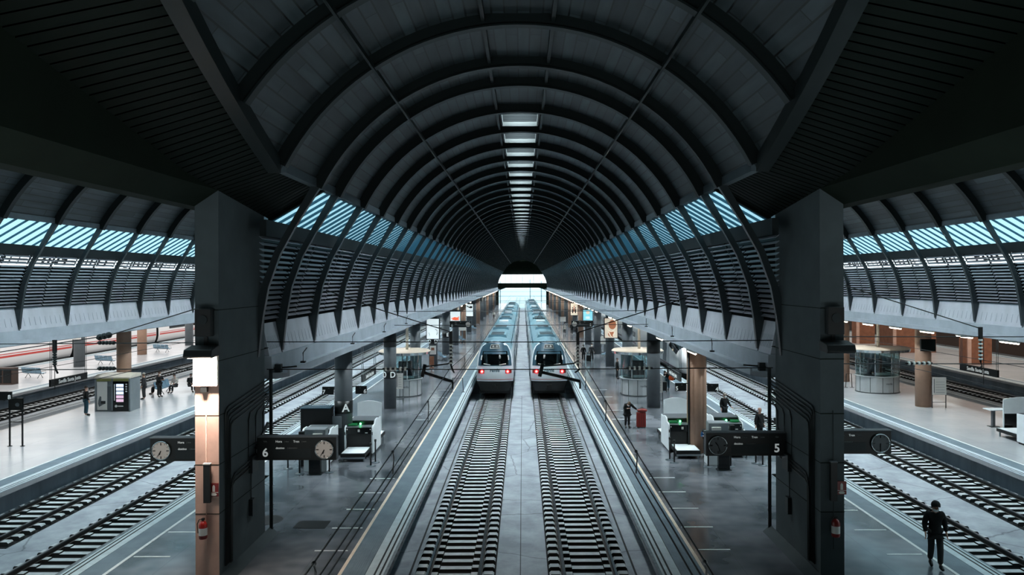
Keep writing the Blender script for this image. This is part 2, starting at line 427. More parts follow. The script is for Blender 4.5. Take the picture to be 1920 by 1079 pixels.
def vault(name, hx, y0, near, label):
    mb = MB(); uvs = []
    thc = .8 / RS
    rows = []
    if near:
        y = 5.0
        while y < 20.5: rows.append((y, False)); y += 1.0
        rows += [(20.5, False), (23.6, False), (26.0, False)]
    else:
        rows = [(y0, False), (26.0, False)]
    for y in BAYS: rows += [(y, False), (y + .8, True), (y + 3.2, False)]
    rows += [(250.0, False), (Y_END, False)]
    angs_f = [-1 + k / 12 for k in range(13)]
    def thm(y):
        if near and y < 20.5:
            z = 12.05 + (20.5 - y) * .19
            return math.acos(min(.999, (z - ZC) / RS))
        return TH
    grid = []
    for (y, _) in rows:
        t = thm(y)
        a = [-t + (t - thc) * k / 12 for k in range(13)] + [thc + (t - thc) * k / 12 for k in range(13)]
        grid.append([(RS * math.sin(q), y, ZC + RS * math.cos(q), q * RS) for q in a])
    vs = []; uv = []
    for r in grid:
        for p in r: vs.append(p[:3]); uv.append((p[3] + 50, p[1]))
    fs = []
    for j in range(len(rows) - 1):
        for i in range(25):
            if i == 12 and rows[j][1]: continue
            fs.append((j*26+i, (j+1)*26+i, (j+1)*26+i+1, j*26+i+1))
    mb.add(vs, fs, 0, True)
    me = mb.mesh(name, 'vault_board')
    ul = me.uv_layers.new(name='UVMap')
    for lp in me.loops: ul.data[lp.index].uv = uv[lp.vertex_index]
    o = link(name, me, None, (hx, 0, 0)); o['kind'] = 'structure'; o['label'] = label; o['category'] = 'ceiling'
    full = rib_mesh(False).mesh('rib', 'rib'); lgs = [leg_mesh(s).mesh('rib_leg', 'rib_leg') for s in (-1, 1)]
    for y in (RIBS if near else RIBS[1:]): 
        rb = link('rib', full, o, (0, y, 0))
        for lm in lgs: link('rib_leg', lm, rb)
    if near:
        for y in (19.8, 15.8, 11.8, 7.8): link('rib', rib_mesh(False, thm(y)).mesh('rib', 'rib'), o, (0, y, 0))
    for a, w, h in ((thc + .02, .1, .2), (-thc - .02, .1, .2), (.58, .07, .12), (-.58, .07, .12)):
        R = RS - h / 2 - .01 if abs(a) < .3 else RI + .02
        ya = 5.2 if near else y0
        part('purlin', MB().cbox((R*math.sin(a), (ya+Y_END)/2, ZC+R*math.cos(a)), (w, Y_END-ya, h)), 'rib', o)
    for s in (-1, 1):
        part('springing_beam', MB().box(s*6.5-.12, s*6.5+.12, 20.5 if near else y0, Y_END, 11.98, 12.24), 'steel_grey', o)
        part('rooflight_glass', MB().quad((s*6.5, 24.7 if near else y0, 12.1), (s*8.65, 24.7 if near else y0, 10.85), (s*8.65, Y_END, 10.85), (s*6.5, Y_END, 12.1)), 'roof_glass', o)
        jm = MB()
        for k in range(5):
            y = .45 + k * .8
            a = Vector((s*6.5, y, 12.06)); b = Vector((s*8.6, y, 10.84)); n = Vector((-s*.5, 0, -.866)) * .085; w = Vector((0, .03, 0))
            q = [a-w, a+w, b+w, b-w]; q2 = [p+n for p in q]
            jm.add(q + q2, [(0,1,2,3),(7,6,5,4),(0,4,5,1),(1,5,6,2),(2,6,7,3),(3,7,4,0)])
        jme = jm.mesh('glazing_bar', 'joist_blue')
        for y in [26] + BAYS[:]: link('glazing_bars', jme, o, (0, y, 0))
    if near:
        for s in (-1, 1):
            jm = MB()
            for y in (24.85, 25.65):
                a = Vector((s*6.5, y, 12.06)); b_ = Vector((s*8.6, y, 10.84)); n = Vector((-s*.5, 0, -.866)) * .085; w = Vector((0, .03, 0))
                q = [a-w, a+w, b_+w, b_-w]; q2 = [p+n for p in q]
                jm.add(q + q2, [(0,1,2,3),(7,6,5,4),(0,4,5,1),(1,5,6,2),(2,6,7,3),(3,7,4,0)])
            part('glazing_bars', jm, 'joist_blue', o)
    wm = MB()                                   # rooflight well: dark side walls and added baffles that hide the lamp
    for s in (-1, 1): wm.box(s*.8-.03, s*.8+.03, .75, 3.25, 16.0, 16.42)
    for k in range(6): y = .78 + .488*k; wm.box(-.8, .8, y-.02, y+.02, 16.06, 16.45)
    wme = wm.mesh('rooflight_well', 'well_black')
    rim = MB()
    for s in (-1, 1): rim.box(s*.78-.03, s*.78+.03, .75, 3.25, 15.88, 16.05)
    rim.box(-.8, .8, 3.19, 3.25, 15.86, 16.05)
    rme = rim.mesh('rooflight_rim', 'conduit')
    for y in BAYS:
        w = link('rooflight_well', wme, o, (0, y, 0)); link('rim', rme, w)
    part('well_sky_block', MB().prism([(-1.5, 16.1), (-1.5, 17.2), (1.5, 17.2), (1.5, 16.1), (1.42, 16.1), (1.42, 17.12), (-1.42, 17.12), (-1.42, 16.1)], 28, Y_END), 'steel_dark', o)  # added hood that keeps the sky out of the wells
    return o
vault('ceiling', HALL[0], 5.0, True, 'dark boarded barrel vault over the two central tracks')
vault('ceiling', HALL[1], 25.6, False, 'dark boarded vault over the left pair of tracks')
vault('ceiling', HALL[2], 25.6, False, 'dark boarded vault over the right pair of tracks')

# louvred walls: beam face panels, slats, top beam; s = +1 wall on the right of the hall, -1 on the left
def louvre_mesh(s, seed, L=4.0, cut=False, outer=False):
    rnd = random.Random(seed); mb = MB()
    W = [(8.42, 7.72), (8.2, 8.9), (7.85, 9.9), (7.62, 10.36)]
    def at(z):
        for a, b in zip(W, W[1:]):
            if z <= b[1]: return a[0] + (b[0]-a[0]) * (z-a[1]) / (b[1]-a[1])
        return W[-1][0]
    z = 7.78
    while z < 10.3:
        for h in range(2):
            y0 = .1 + h * (L/2 - .03); y1 = y0 + L/2 - .14
            dz = rnd.uniform(-.008, .008); x = at(z)
            if cut:
                if h: continue
                y0 = 2.91*(x-.05) - 24.6; y1 = L-.1
            ev = .055 if (outer and z > 9.8) else .038
            a = (x - .05, z - ev + dz); b = (x + .05, z + ev + dz)
            e = .012
            mb.prism([(s*a[0], a[1]), (s*b[0], b[1]), (s*(b[0]+e), b[1]-e), (s*(a[0]+e), a[1]-e)], y0, y1, 0)
            if rnd.random() < .25:
                k = rnd.uniform(y0, y1-.4); mb.prism([(s*(x+.06), z+.06), (s*(x+.1), z+.06), (s*(x+.1), z+.15), (s*(x+.06), z+.15)], k, k + rnd.uniform(.15, .4), 1)
        z += .168
    if outer:  # added dark strips break up the sky seen through the top gaps
        yy = .1
        while yy < L-.4:
            wd = rnd.uniform(.05, .22); mb.prism([(s*(p[0]+.12), p[1]) for p in W[2:]] + [(s*(p[0]+.14), p[1]) for p in W[2:][::-1]], yy, yy+wd, 1); yy += wd + rnd.uniform(.25, .6)
        mb.prism([(s*7.72, 10.27), (s*7.76, 10.27), (s*7.76, 10.36), (s*7.72, 10.36)], .05, L-.05, 1)
    for y in (() if cut else (L/2,)):
        mb.prism([(s*(p[0]+.02), p[1]) for p in W] + [(s*(p[0]+.1), p[1]) for p in W[::-1]], y-.035, y+.035, 1)
    return mb.mesh('louvre_panel', ['slat', 'steel_dark'])
def panel_mesh(s, L=4.0):
    mb = MB().prism([(s*8.27, 6.5), (s*8.5, 7.66), (s*8.68, 7.66), (s*8.6, 6.5)], .06, L-.06, 0)
    for k in range(1, 9):
        y = .06 + (L-.12) * k / 9
        mb.prism([(s*8.305, 6.72), (s*8.475, 7.5), (s*8.48, 7.5), (s*8.31, 6.72)], y-.012, y+.012, 1)
        for v in mb.v[-8:]: pass
    return mb.mesh('concrete_panel', ['concrete_panel', 'concrete_wall'])
def hall_wall(name, hx, s, label, y_first=24.6):
    mb = MB().box(s*7.62 if s > 0 else -7.82, s*7.62+.2 if s > 0 else -7.62, 22.5 if abs(hx) < 5 else y_first, Y_END, 10.36, 10.86)
    w = struct(name, mb, 'steel_dark', label, (hx, 0, 0))
    outer = abs(hx) > 5 and s*hx > 0
    lm = [louvre_mesh(s, q, 4.0, False, outer) for q in range(4)]; pm = panel_mesh(s)
    link('louvre_panel', louvre_mesh(s, 9, 1.4, not outer and abs(hx) < 5), w, (0, 24.6, 0)); link('concrete_panel', panel_mesh(s, 1.4), w, (0, 24.6, 0))
    for i, y in enumerate([26.0] + BAYS):
        link('louvre_panel', lm[(i*7) % 4], w, (0, y, 0))
        link('concrete_panel', pm, w, (0, y, 0))
    # dark backing behind the gaps between panels
    part('back_wall', MB().quad((s*8.66, y_first, 6.5), (s*8.7, y_first, 7.7), (s*8.7, Y_END, 7.7), (s*8.66, Y_END, 6.5)), 'steel_dark', w)
    zt = 9.85 if outer else 10.3
    part('sky_block_sheet', MB().box(min(s*8.72, s*8.78), max(s*8.72, s*8.78), y_first, Y_END, 7.6, zt), 'well_black', w)  # added dark sheet blocks the sky behind the slats
    return w
hall_wall('wall_left', HALL[0], -1, 'louvred wall with concrete panels left of the two central tracks')
hall_wall('wall_right', HALL[0], 1, 'louvred wall with concrete panels right of the two central tracks')
hall_wall('wall_far_left', HALL[1], -1, 'louvred wall with concrete panels on the far left behind platform 8')
hall_wall('wall_far_right', HALL[2], 1, 'louvred wall with concrete panels on the far right behind the steel round booth')
hall_wall('wall_left_back', HALL[1], 1, 'outer face of the louvred wall left of the central tracks')
hall_wall('wall_right_back', HALL[2], -1, 'outer face of the louvred wall right of the central tracks')

def beam(i, c, y0, lab):
    pr = [(-1.05, 5.86), (-.62, 5.78), (.62, 5.78), (1.05, 5.86), (1.05, 6.1), (.98, 6.1), (.98, 5.98), (.47, 5.98), (.45, 6.52), (-.45, 6.52), (-.47, 5.98), (-.98, 5.98), (-.98, 6.1), (-1.05, 6.1)]
    return struct('trim_%d' % i, MB().prism(pr, y0, Y_END), 'concrete_beam', lab, (c, 0, 0))
BEAMX = (-8.72, 8.52, -26.02, 25.82)
for i, (c, l) in enumerate(zip(BEAMX, ('left of the central tracks', 'right of the central tracks', 'over the platform on the far left', 'over the platform on the far right'))):
    beam(i + 1, c, 24.55 if i < 2 else 20.0, 'long grey concrete gutter beam ' + l)

# ---- near soffit, haunched beams and big pillars
def ve(y):           # vault edge (x, z) at depth y
    z = 12.05 + max(0, 20.5 - y) * .19
    return math.sqrt(RS*RS - (z-ZC)**2), z
def zb(y):
    return 11.7 + (18.6 - y) * .21 if y < 18.6 else 11.7 - (y - 18.6) * .11
XL_IN, XR_IN = -8.35, 8.16
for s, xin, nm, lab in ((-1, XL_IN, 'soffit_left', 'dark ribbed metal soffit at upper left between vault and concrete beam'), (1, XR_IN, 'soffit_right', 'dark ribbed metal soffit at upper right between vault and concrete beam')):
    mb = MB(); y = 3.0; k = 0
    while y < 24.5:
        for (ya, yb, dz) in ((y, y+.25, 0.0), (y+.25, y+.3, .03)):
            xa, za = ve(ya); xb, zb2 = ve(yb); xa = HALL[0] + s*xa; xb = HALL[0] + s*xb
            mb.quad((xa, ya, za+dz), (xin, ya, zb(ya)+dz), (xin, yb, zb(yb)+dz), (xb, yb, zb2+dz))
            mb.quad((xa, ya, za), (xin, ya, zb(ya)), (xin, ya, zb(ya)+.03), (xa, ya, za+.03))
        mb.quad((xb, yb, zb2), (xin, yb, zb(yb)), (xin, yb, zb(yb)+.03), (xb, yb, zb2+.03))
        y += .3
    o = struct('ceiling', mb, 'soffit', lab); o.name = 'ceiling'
    pts = []
    y = 3.0
    while y <= 20.6: x, z = ve(y); pts.append((HALL[0]+s*x, y, z-.1)); y += .8
    eb = MB()
    for a, b in zip(pts, pts[1:]):
        w = .17
        eb.add([(a[0]-w, a[1], a[2]-.22), (a[0]+w, a[1], a[2]-.22), (a[0]+w, a[1], a[2]+.2), (a[0]-w, a[1], a[2]+.2),
                (b[0]-w, b[1], b[2]-.22), (b[0]+w, b[1], b[2]-.22), (b[0]+w, b[1], b[2]+.2), (b[0]-w, b[1], b[2]+.2)],
               [(0,1,5,4),(1,2,6,5),(2,3,7,6),(3,0,4,7),(3,2,1,0),(4,5,6,7)])
    part('edge_beam', eb, 'rib', o)
    xe, ze = ve(21)
    part('closing_beam', MB().add([(HALL[0]+s*xe-s*.1, 24.5, 12.3), (xin, 24.5, 11.5), (xin, 24.5, 10.95), (HALL[0]+s*xe-s*.1, 24.5, 11.95), (HALL[0]+s*xe-s*.1, 24.7, 12.3), (xin, 24.7, 11.5), (xin, 24.7, 10.95), (HALL[0]+s*xe-s*.1, 24.7, 11.95)],
                                  [(0,1,2,3),(7,6,5,4),(0,4,5,1),(1,5,6,2),(2,6,7,3),(3,7,4,0)]), 'soffit', o)
    # haunched concrete beam over the pillar
    xo = xin + s * .66
    hb = MB(); ys = [-3.5, 0, 4, 8, 12, 15, 18.6, 20.5, 22.5, 24.6]; vs = []; n = 5
    for y in ys:
        top = zb(y) + .3
        vs += [(xo, y, 11.06), (xin, y, 11.5), (xin, y, top), (xo + s*.5, y, top), (xo + s*.5, y, 11.06)]
    fs = [(k*n+j, k*n+(j+1) % n, (k+1)*n+(j+1) % n, (k+1)*n+j) for k in range(len(ys)-1) for j in range(n)] + [tuple(range(n))[::-1], tuple((len(ys)-1)*n+j for j in range(n))]
    hb.add(vs, fs)
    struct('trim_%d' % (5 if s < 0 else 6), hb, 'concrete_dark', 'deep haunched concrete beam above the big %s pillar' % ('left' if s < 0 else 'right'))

def pillar(s, xin, name, label):
    xo = xin + s * .65; y0, y1 = 20.5, 24.5
    root = thing(name, label, 'pillar', (xin, y0, PZ), group='two big concrete pillars carrying the roof')
    prof = [(0, 0), (0, y1-y0-.45)]
    for k in range(1, 8): a = PI/2*k/8; prof.append((s*(.45-.45*math.cos(a)), y1-y0-.45+.45*math.sin(a)))
    prof += [(s*.65, y1-y0), (s*.65, 0)]
    part('shaft', MB().prism(prof, 0, 10.9, axis='Z'), 'concrete_pillar', root)
    if s < 0:
        part('salmon_front', MB().box(-.65, 0, -.012, 0, 0, 6.3), 'salmon', root, label='salmon front face with lamp warmth in its colour')  # salmon also holds the warm glow of the floodlight
    # plinth kerb against the side face
    part('plinth', MB().prism([(0, 0), (-s*.28, 0), (-s*.02, .22)][::1], -.1, 4.1, axis='Y'), 'concrete_pillar', root)
    # joint lines round the shaft
    for z in (1.9, 3.25, 4.6, 6.1, 7.5): part('joint', MB().box(min(-s*.004, s*.65), max(-s*.004, s*.65), -.016, 4.0, z, z+.02), 'concrete_dark', root)
    # conduits
    for k in range(5):
        z = 4.75 - .12*k; ycut = .35 + .09*k; xx = -s*.035
        part('conduit', MB().tube([(xx, 3.95, z+.35), (xx, ycut+.2, z), (xx, ycut+.05, z-.06), (xx, ycut, z-.25), (xx, ycut, .35)], .025, 6), 'conduit', root)
    for k in range(3):
        yy = 2.1 + .62*k
        part('conduit', MB().tube([(-s*.035, 3.95, 4.5-.06*k), (-s*.035, yy+.15, 4.3-.06*k), (-s*.035, yy, 4.1), (-s*.035, yy, 2.7)], .022, 6), 'conduit', root)
    for k in range(3):
        z = 2.75 - .11*k
        part('conduit', MB().tube([(-s*.035, 3.2, z+.15), (-s*.035, 1.0, z), (-s*.035, .85-.05*k, z-.12), (-s*.035, .82-.05*k, .3)], .022, 6), 'conduit', root)
    part('junction_box', MB().box(min(-s*.12, 0), max(-s*.12, 0), 2.2, 2.7, 2.45, 2.95), 'steel_dark', root)
    part('junction_box', MB().box(min(-s*.1, 0), max(-s*.1, 0), 3.0, 3.2, 2.7, 3.0), 'grey', root)
    part('wall_phone', MB().box(min(-s*.12, 0), max(-s*.12, 0), 2.2, 2.45, 1.15, 1.65), 'steel_dark', root)
    part('conduit', MB().tube([(-s*.03, 2.32, 1.65), (-s*.03, 2.32, 2.5)], .015, 6), 'conduit', root)
    part('drain_pipe', MB().tube([(-s*.06, 4.05, .1), (-s*.06, 4.05, 5.4)], .06, 10), 'conduit', root)
    part('cable', MB().tube([(s*.34, -.03, .9), (s*.34, -.03, 4.7)], .012, 6), 'conduit' if s > 0 else 'salmon', root)
    return root
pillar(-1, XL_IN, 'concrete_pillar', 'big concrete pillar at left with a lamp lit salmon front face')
pillar(1, XR_IN, 'concrete_pillar', 'big concrete pillar at right with an unlit grey front face')

# ---- ground, track bed, platforms
struct('floor', MB().box(-60, 60, 8, Y_END, -.6, -.3), 'trackbed', 'grey cracked concrete track bed')
struct('floor', MB().box(-300, 300, Y_END, 900, -.7, -.32), 'skyground', 'pale ground outside the far end of the station')
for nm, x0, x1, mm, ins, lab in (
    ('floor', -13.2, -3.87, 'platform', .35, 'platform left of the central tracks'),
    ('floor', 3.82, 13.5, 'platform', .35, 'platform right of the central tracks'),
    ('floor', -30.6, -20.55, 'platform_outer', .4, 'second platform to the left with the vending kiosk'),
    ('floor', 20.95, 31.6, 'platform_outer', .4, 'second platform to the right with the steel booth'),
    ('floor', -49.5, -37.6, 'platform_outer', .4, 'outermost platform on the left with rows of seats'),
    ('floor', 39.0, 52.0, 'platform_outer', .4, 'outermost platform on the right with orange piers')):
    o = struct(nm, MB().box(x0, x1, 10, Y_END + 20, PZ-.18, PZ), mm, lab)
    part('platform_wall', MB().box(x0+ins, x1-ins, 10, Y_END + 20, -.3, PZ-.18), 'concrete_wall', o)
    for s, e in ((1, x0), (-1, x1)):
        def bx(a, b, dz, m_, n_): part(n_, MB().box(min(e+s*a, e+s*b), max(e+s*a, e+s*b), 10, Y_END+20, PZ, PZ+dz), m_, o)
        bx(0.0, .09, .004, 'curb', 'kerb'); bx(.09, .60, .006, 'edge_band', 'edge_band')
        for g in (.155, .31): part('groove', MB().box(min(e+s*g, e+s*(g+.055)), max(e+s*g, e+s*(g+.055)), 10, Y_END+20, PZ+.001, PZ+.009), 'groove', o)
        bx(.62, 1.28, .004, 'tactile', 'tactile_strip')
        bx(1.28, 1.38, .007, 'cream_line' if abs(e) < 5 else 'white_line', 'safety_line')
# short queue marks beside the safety lines
def marks(xa, xb, ys, lab, grp):
    me = MB().box(xa, xb, -.035, .035, 0, .006).mesh('queue_mark', 'white_line')
    for y in ys:
        o = link('floor_mark', me, None, (0, y, PZ)); tag(o, lab, 'floor marking', grp)
marks(-6.42, -5.4, [20.9, 22.95, 25.05, 27.1, 29.2, 31.3, 44.5, 47.5, 53, 56.5], 'short white dash painted across the floor left of the central tracks', 'floor dashes on the left central platform, track side')
marks(5.3, 6.35, [20.9, 22.95, 25.05, 27.1, 29.2, 31.3, 44.5, 47.5, 53, 56.5], 'short white dash painted across the floor right of the central tracks', 'floor dashes on the right central platform, track side')
marks(-11.75, -10.65, [20.4, 22.5, 24.7, 26.8, 28.9], 'short white dash on the floor left of the left pillar', 'floor dashes by the left pillar, outer side')
marks(10.95, 12.0, [20.4, 22.5, 24.7, 26.8, 28.9], 'short white dash on the floor right of the right pillar', 'floor dashes by the right pillar, outer side')
o = link('floor_hatch', MB().box(-.55, .55, -.4, .4, 0, .008).mesh('floor_hatch', 'sign_black'), None, (-7.2, 25.4, PZ)); tag(o, 'dark square access hatch in the floor beside the left pillar', 'hatch')
o = link('floor_hatch', MB().cyl((0,0,0), .55, .008, 24).mesh('floor_hatch', 'sign_black'), None, (-8.9, 25.9, PZ)); tag(o, 'round dark manhole cover in the floor behind the left pillar', 'manhole cover')

# ---- tracks
def sleeper_mesh():
    mb = MB(); g = .80
    mb.box(-.5, .5, -.13, .13, -.36, -.20)
    for s in (-1, 1):
        for (a, b, z, w) in ((.52, .72, -.155, .12), (.88, 1.24, -.13, .14)):
            x0, x1 = sorted((s*a, s*b))
            mb.prism([(x0, -.36), (x1, -.36), (x1, z-.05), (x1-.05, z), (x0+.05, z), (x0, z-.05)] if a > .8 else [(x0, -.36), (x1, -.36), (x1, z), (x0, z)], -w, w)
        x0, x1 = sorted((s*.72, s*.88)); mb.box(x0, x1, -.14, .14, -.36, -.17)
    return mb
SLP = sleeper_mesh()
def shade_sides(mb):  # gives upright faces the darker colour that stands for shade
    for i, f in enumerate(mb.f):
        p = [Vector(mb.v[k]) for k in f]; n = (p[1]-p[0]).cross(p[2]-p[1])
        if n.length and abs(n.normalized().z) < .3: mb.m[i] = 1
shade_sides(SLP)
SLM = SLP.mesh('sleeper', ['sleeper', 'sleeper_side_shade'])
def rail_mb(y0, y1):
    mb = MB()
    mb.prism([(-.036, 0), (.036, 0), (.036, -.035), (-.036, -.035)][::-1], y0, y1, 0)
    mb.prism([(-.012, -.035), (.012, -.035), (.012, -.15), (.075, -.165), (.075, -.175), (-.075, -.175), (-.075, -.165), (-.012, -.15)][::-1], y0, y1, 1)
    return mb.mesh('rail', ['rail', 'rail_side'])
def track(cx, y0, label, n_ind=100):
    t = thing('railway_track', label, 'railway track', (cx, y0, -.3))
    rm = rail_mb(0, Y_END + 150 - y0)
    for s in (-1, 1): link('rail', rm, t, (s*.80, 0, .3))
    n = int((Y_END - y0) / .6)
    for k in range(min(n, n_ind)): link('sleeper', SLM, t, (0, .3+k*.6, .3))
    far = MB()
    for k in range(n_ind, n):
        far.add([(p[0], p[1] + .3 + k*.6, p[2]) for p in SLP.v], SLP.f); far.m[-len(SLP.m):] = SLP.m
    if far.v: part('far_sleepers', far, ['sleeper', 'sleeper_side_shade'], t, (0, 0, .3), kind='stuff')
    part('ballast', MB().box(-1.28, 1.28, 0, Y_END-y0, 0, .012), 'ballast', t)
    return t
track(-2.16, 20.0, 'left of the two central tracks, leading to the left train')
track(2.05, 20.0, 'right of the two central tracks, leading to the right train')
track(-15.15, 22.0, 'track beside the left pillar platform, nearest left side track')
track(-19.3, 26.0, 'second track on the left, beside the vending kiosk platform')
track(15.2, 22.0, 'track beside the right pillar platform, carrying the pointed white train')
track(19.75, 26.0, 'second track on the right, beside the steel booth platform')
track(-36.1, 44.0, 'far left track behind the vending kiosk platform')
track(-32.2, 44.0, 'hidden far left track right behind the vending kiosk platform')
track(36.9, 44.0, 'far right track in front of the orange piers')
track(33.1, 44.0, 'far right track close behind the steel booth platform')
track(-52.5, 60.0, 'outermost left track under the white train')
o = part('floor', MB().box(-.012, .012, 20, 60, -.3, -.294), 'groove', None, (-.1, 0, 0)); o.name = 'trim_7'; o['kind'] = 'structure'; o['label'] = 'joint line in the concrete between the two central tracks'; o['category'] = 'joint'
for s, x in ((-1, -3.6), (1, 3.55)):
    o = struct('trim_%d' % (8 if s < 0 else 9), MB().box(-.03, .03, 20, 58, -.3, -.288), 'groove', 'dark drain slot beside the %s central track' % ('left' if s < 0 else 'right'), (x, 0, 0))

# ---- end wall
ew = MB()
for hx in HALL:
    n = 24; top = []
    for k in range(n + 1):
        a = -TH + 2*TH*k/n; top.append((hx + (RS+.3)*math.sin(a), Y_END + .1, ZC + (RS+.3)*math.cos(a)))
    ew.add(top + [(hx+6.9, Y_END+.1, 10.98), (hx-6.9, Y_END+.1, 10.98)], [tuple(range(n+3))])
    ew.prism([(hx-8.3, 8.05), (hx+8.3, 8.05), (hx+8.3, 5.3), (hx+7.2, 5.9), (hx+5.6, 6.45), (hx-5.6, 6.45), (hx-7.2, 5.9), (hx-8.3, 5.3)], Y_END, Y_END+.8)
for hx in (-8.72, 8.52): ew.box(hx-.6, hx+.6, Y_END, Y_END+.8, -.3, 8)
we = struct('wall_end', ew, 'concrete_dark', 'dark end wall of the hall above the bright exit')
for i, hx in enumerate(HALL):
    w = struct('window_%d' % (i+1), MB().quad((hx-6.9, Y_END+.05, 10.98), (hx+6.9, Y_END+.05, 10.98), (hx+8.0, Y_END+.05, 8.05), (hx-8.0, Y_END+.05, 8.05)), 'end_glass', 'pale glazed band above the exit at the far end, bay %d' % (i+1))
    for k in range(-3, 4): part('mullion', MB().box(hx+k*1.9-.05, hx+k*1.9+.05, Y_END-.05, Y_END+.05, 8.05, 10.98), 'grey', w)
struct('wall_back', MB().box(-60, 60, -4.2, -4, -1, 18), 'concrete_dark', 'wall behind the camera')
struct('ceiling', MB().box(-60, 60, -4, 5.2, 16.3, 16.6), 'concrete_dark', 'flat roof behind the camera')
struct('ceiling', MB().box(-60, -9.9, -4, 18.1, 16, 16.3), 'concrete_dark', 'flat roof over the near left')
struct('ceiling', MB().box(9.7, 60, -4, 18.1, 16, 16.3), 'concrete_dark', 'flat roof over the near right')
struct('ceiling', MB().box(-60, -26.6, 18, Y_END, 6.1, 6.4), 'concrete_beam', 'flat roof over the outermost left platform')
struct('ceiling', MB().box(26.4, 60, 18, Y_END, 6.1, 6.4), 'concrete_beam', 'flat roof over the outermost right platform')
struct('wall_outer_left', MB().box(-60, -59.7, -4, Y_END, -.6, 6.1), 'offwhite', 'pale outer wall on the left')
struct('wall_outer_right', MB().box(59.7, 60, -4, Y_END, -.6, 6.1), 'brown_dark', 'brown outer wall on the right')
area('side_fill', (-44, 150, 6.0), (0, 0, 0), 22, 210, 16000, (1.0, .97, .94))  # added lamps below the solid flat roofs brighten the outer platforms
area('side_fill', (46, 150, 6.0), (0, 0, 0), 14, 210, 8000, (1.0, .9, .8))
def G(px, py, z=PZ):          # point of the platform floor seen at a pixel of the photograph
    y = F * (CAMH - z) / (py - 526.0); return ((px - 980) * y / F, y, z)
# ------------------------------------------------------------------ columns
def column(x, y, m, label, group, r=.42, band=None, letters=None, fluted=False, lower=None, name='round_column', h=5.1):
    t = thing(name, label, 'column', (x, y, PZ), group=group)
    if fluted:
        mb = MB()
        for k, a in ((-1, .16), (0, .2), (1, .16)): mb.cyl((k*.22, -.1 if k else -.16, 0), a+.06, 5.1, 14)
        mb.box(-.42, .42, -.05, .3, 0, 5.1)
        part('dark_flute', MB().cyl((0, -.2, 0), .2, 5.1, 14), 'midgrey', t)
        part('rain_pipe', MB().cyl((-.44, -.22, 0), .05, 5.1, 10), 'black', t)
    else: mb = MB().cyl((0, 0, 0), r, h, 28)
    part('shaft', mb, m, t)
    if band:
        for (z0, z1) in band: part('dark_band', MB().cyl((0, 0, z0), r+.015, z1-z0, 28), 'sign_black', t)
    if letters:
        for (ch, dx, z) in letters:
            yy = -math.sqrt(max(.01, (r+.03)**2 - dx*dx)); a = math.atan2(dx, -yy)
            text('platform_letter', ch, .52, 'text_white', t, (dx, yy-.01, z), (PI/2, 0, a), bold=True)
    return t
for k in range(17):
    y = 36 + 12*k
    if k == 0:
        column(-8.65, y, 'column_dark', 'dark round column marked A behind the left security scanners', None, band=[(1.95, 2.55)], letters=[('A', .2, 2.22)])
        column(8.38, y, 'column_tan', 'tan fluted column standing behind the right pair of security scanners', None, fluted=True, name='fluted_column')
    elif k == 1:
        column(-8.65, 48.6, 'column_dark', 'dark round column marked D in front of the left ticket booth', None, r=.4, band=[(4.0, 4.85), (1.95, 2.6)], letters=[('D', .24, 2.2), ('D', -.3, 2.2)])
        column(8.5, 48.6, 'column_dark', 'grey round column with a black top band in front of the right ticket booth', None, r=.42, band=[(3.55, 4.4)])
    elif k == 3:
        column(-8.65, y, 'column_dark', 'dark round column under the blank white light box on the left platform', None, band=[(2.2, 2.75)], letters=[('D', .3, 2.45), ('D', -.3, 2.45)])
        column(8.4, y, 'column_dark', 'dark round column under the brown picture light box on the right platform', None)
    elif k == 4:
        column(-8.65, y, 'column_dark', 'dark round column marked E beside the distant departure board on the left', None, band=[(1.9, 2.5)], letters=[('E', .22, 2.2)])
        column(8.4, y, 'column_dark', 'dark round column beside the distant departure board on the right', None)
    else:
        near = k < 3
        column(-8.65, y, 'column_dark' if k % 3 else 'column_tan', 'dark round column just behind the left ticket booth' if near else 'round column in the receding row along the left central platform', None if near else 'far columns of the left central platform')
        column(8.4, y, 'column_dark' if (k % 2 or near) else 'column_tan', 'dark round column just behind the right ticket booth' if near else 'round column in the receding row along the right central platform', None if near else 'far columns of the right central platform')
column(-26.5, 49.6, 'column_tan', 'tan round column rising behind the vending kiosk', None, r=.44)
column(26.1, 48.7, 'column_tan', 'tan round column with a flat monitor on the far right platform', None, r=.48)
for k in range(1, 8):
    column(-26.0, 49.6+12*k, 'column_tan', 'tan round column of the second left platform, far behind the big pillar', 'far columns of the second left platform')
    column(26.1, 48.7+12*k, 'column_tan', 'tan round column of the second right platform, far behind the steel booth', 'far columns of the second right platform')
for k in range(7):
    column(-43.3, 60.9+12*k, 'column_tan' if k % 2 == 0 else 'column_dark', 'round column standing on the outermost left platform in front of the white train', 'columns of the outermost left platform', r=.5, h=5.39)
for k in range(10):
    y = 60.8+12*k
    w = 2.4 if k == 2 else 1.15
    t = thing('brick_pier', 'wide orange brick pier on the outermost right platform behind the steel booth' if k == 2 else 'orange brown brick pier on the outermost right platform', 'pier', (44.2, y, PZ), group=None if k == 2 else 'brick piers on the outermost right platform')
    part('pier_body', MB().box(-w, w, -.6, .9 if k != 2 else 3.2, 0, 5.38), 'brick_orange', t)
    part('light_corner', MB().box(-w-.04, -w+.3, -.64, -.5, 0, 5.38), 'salmon', t)

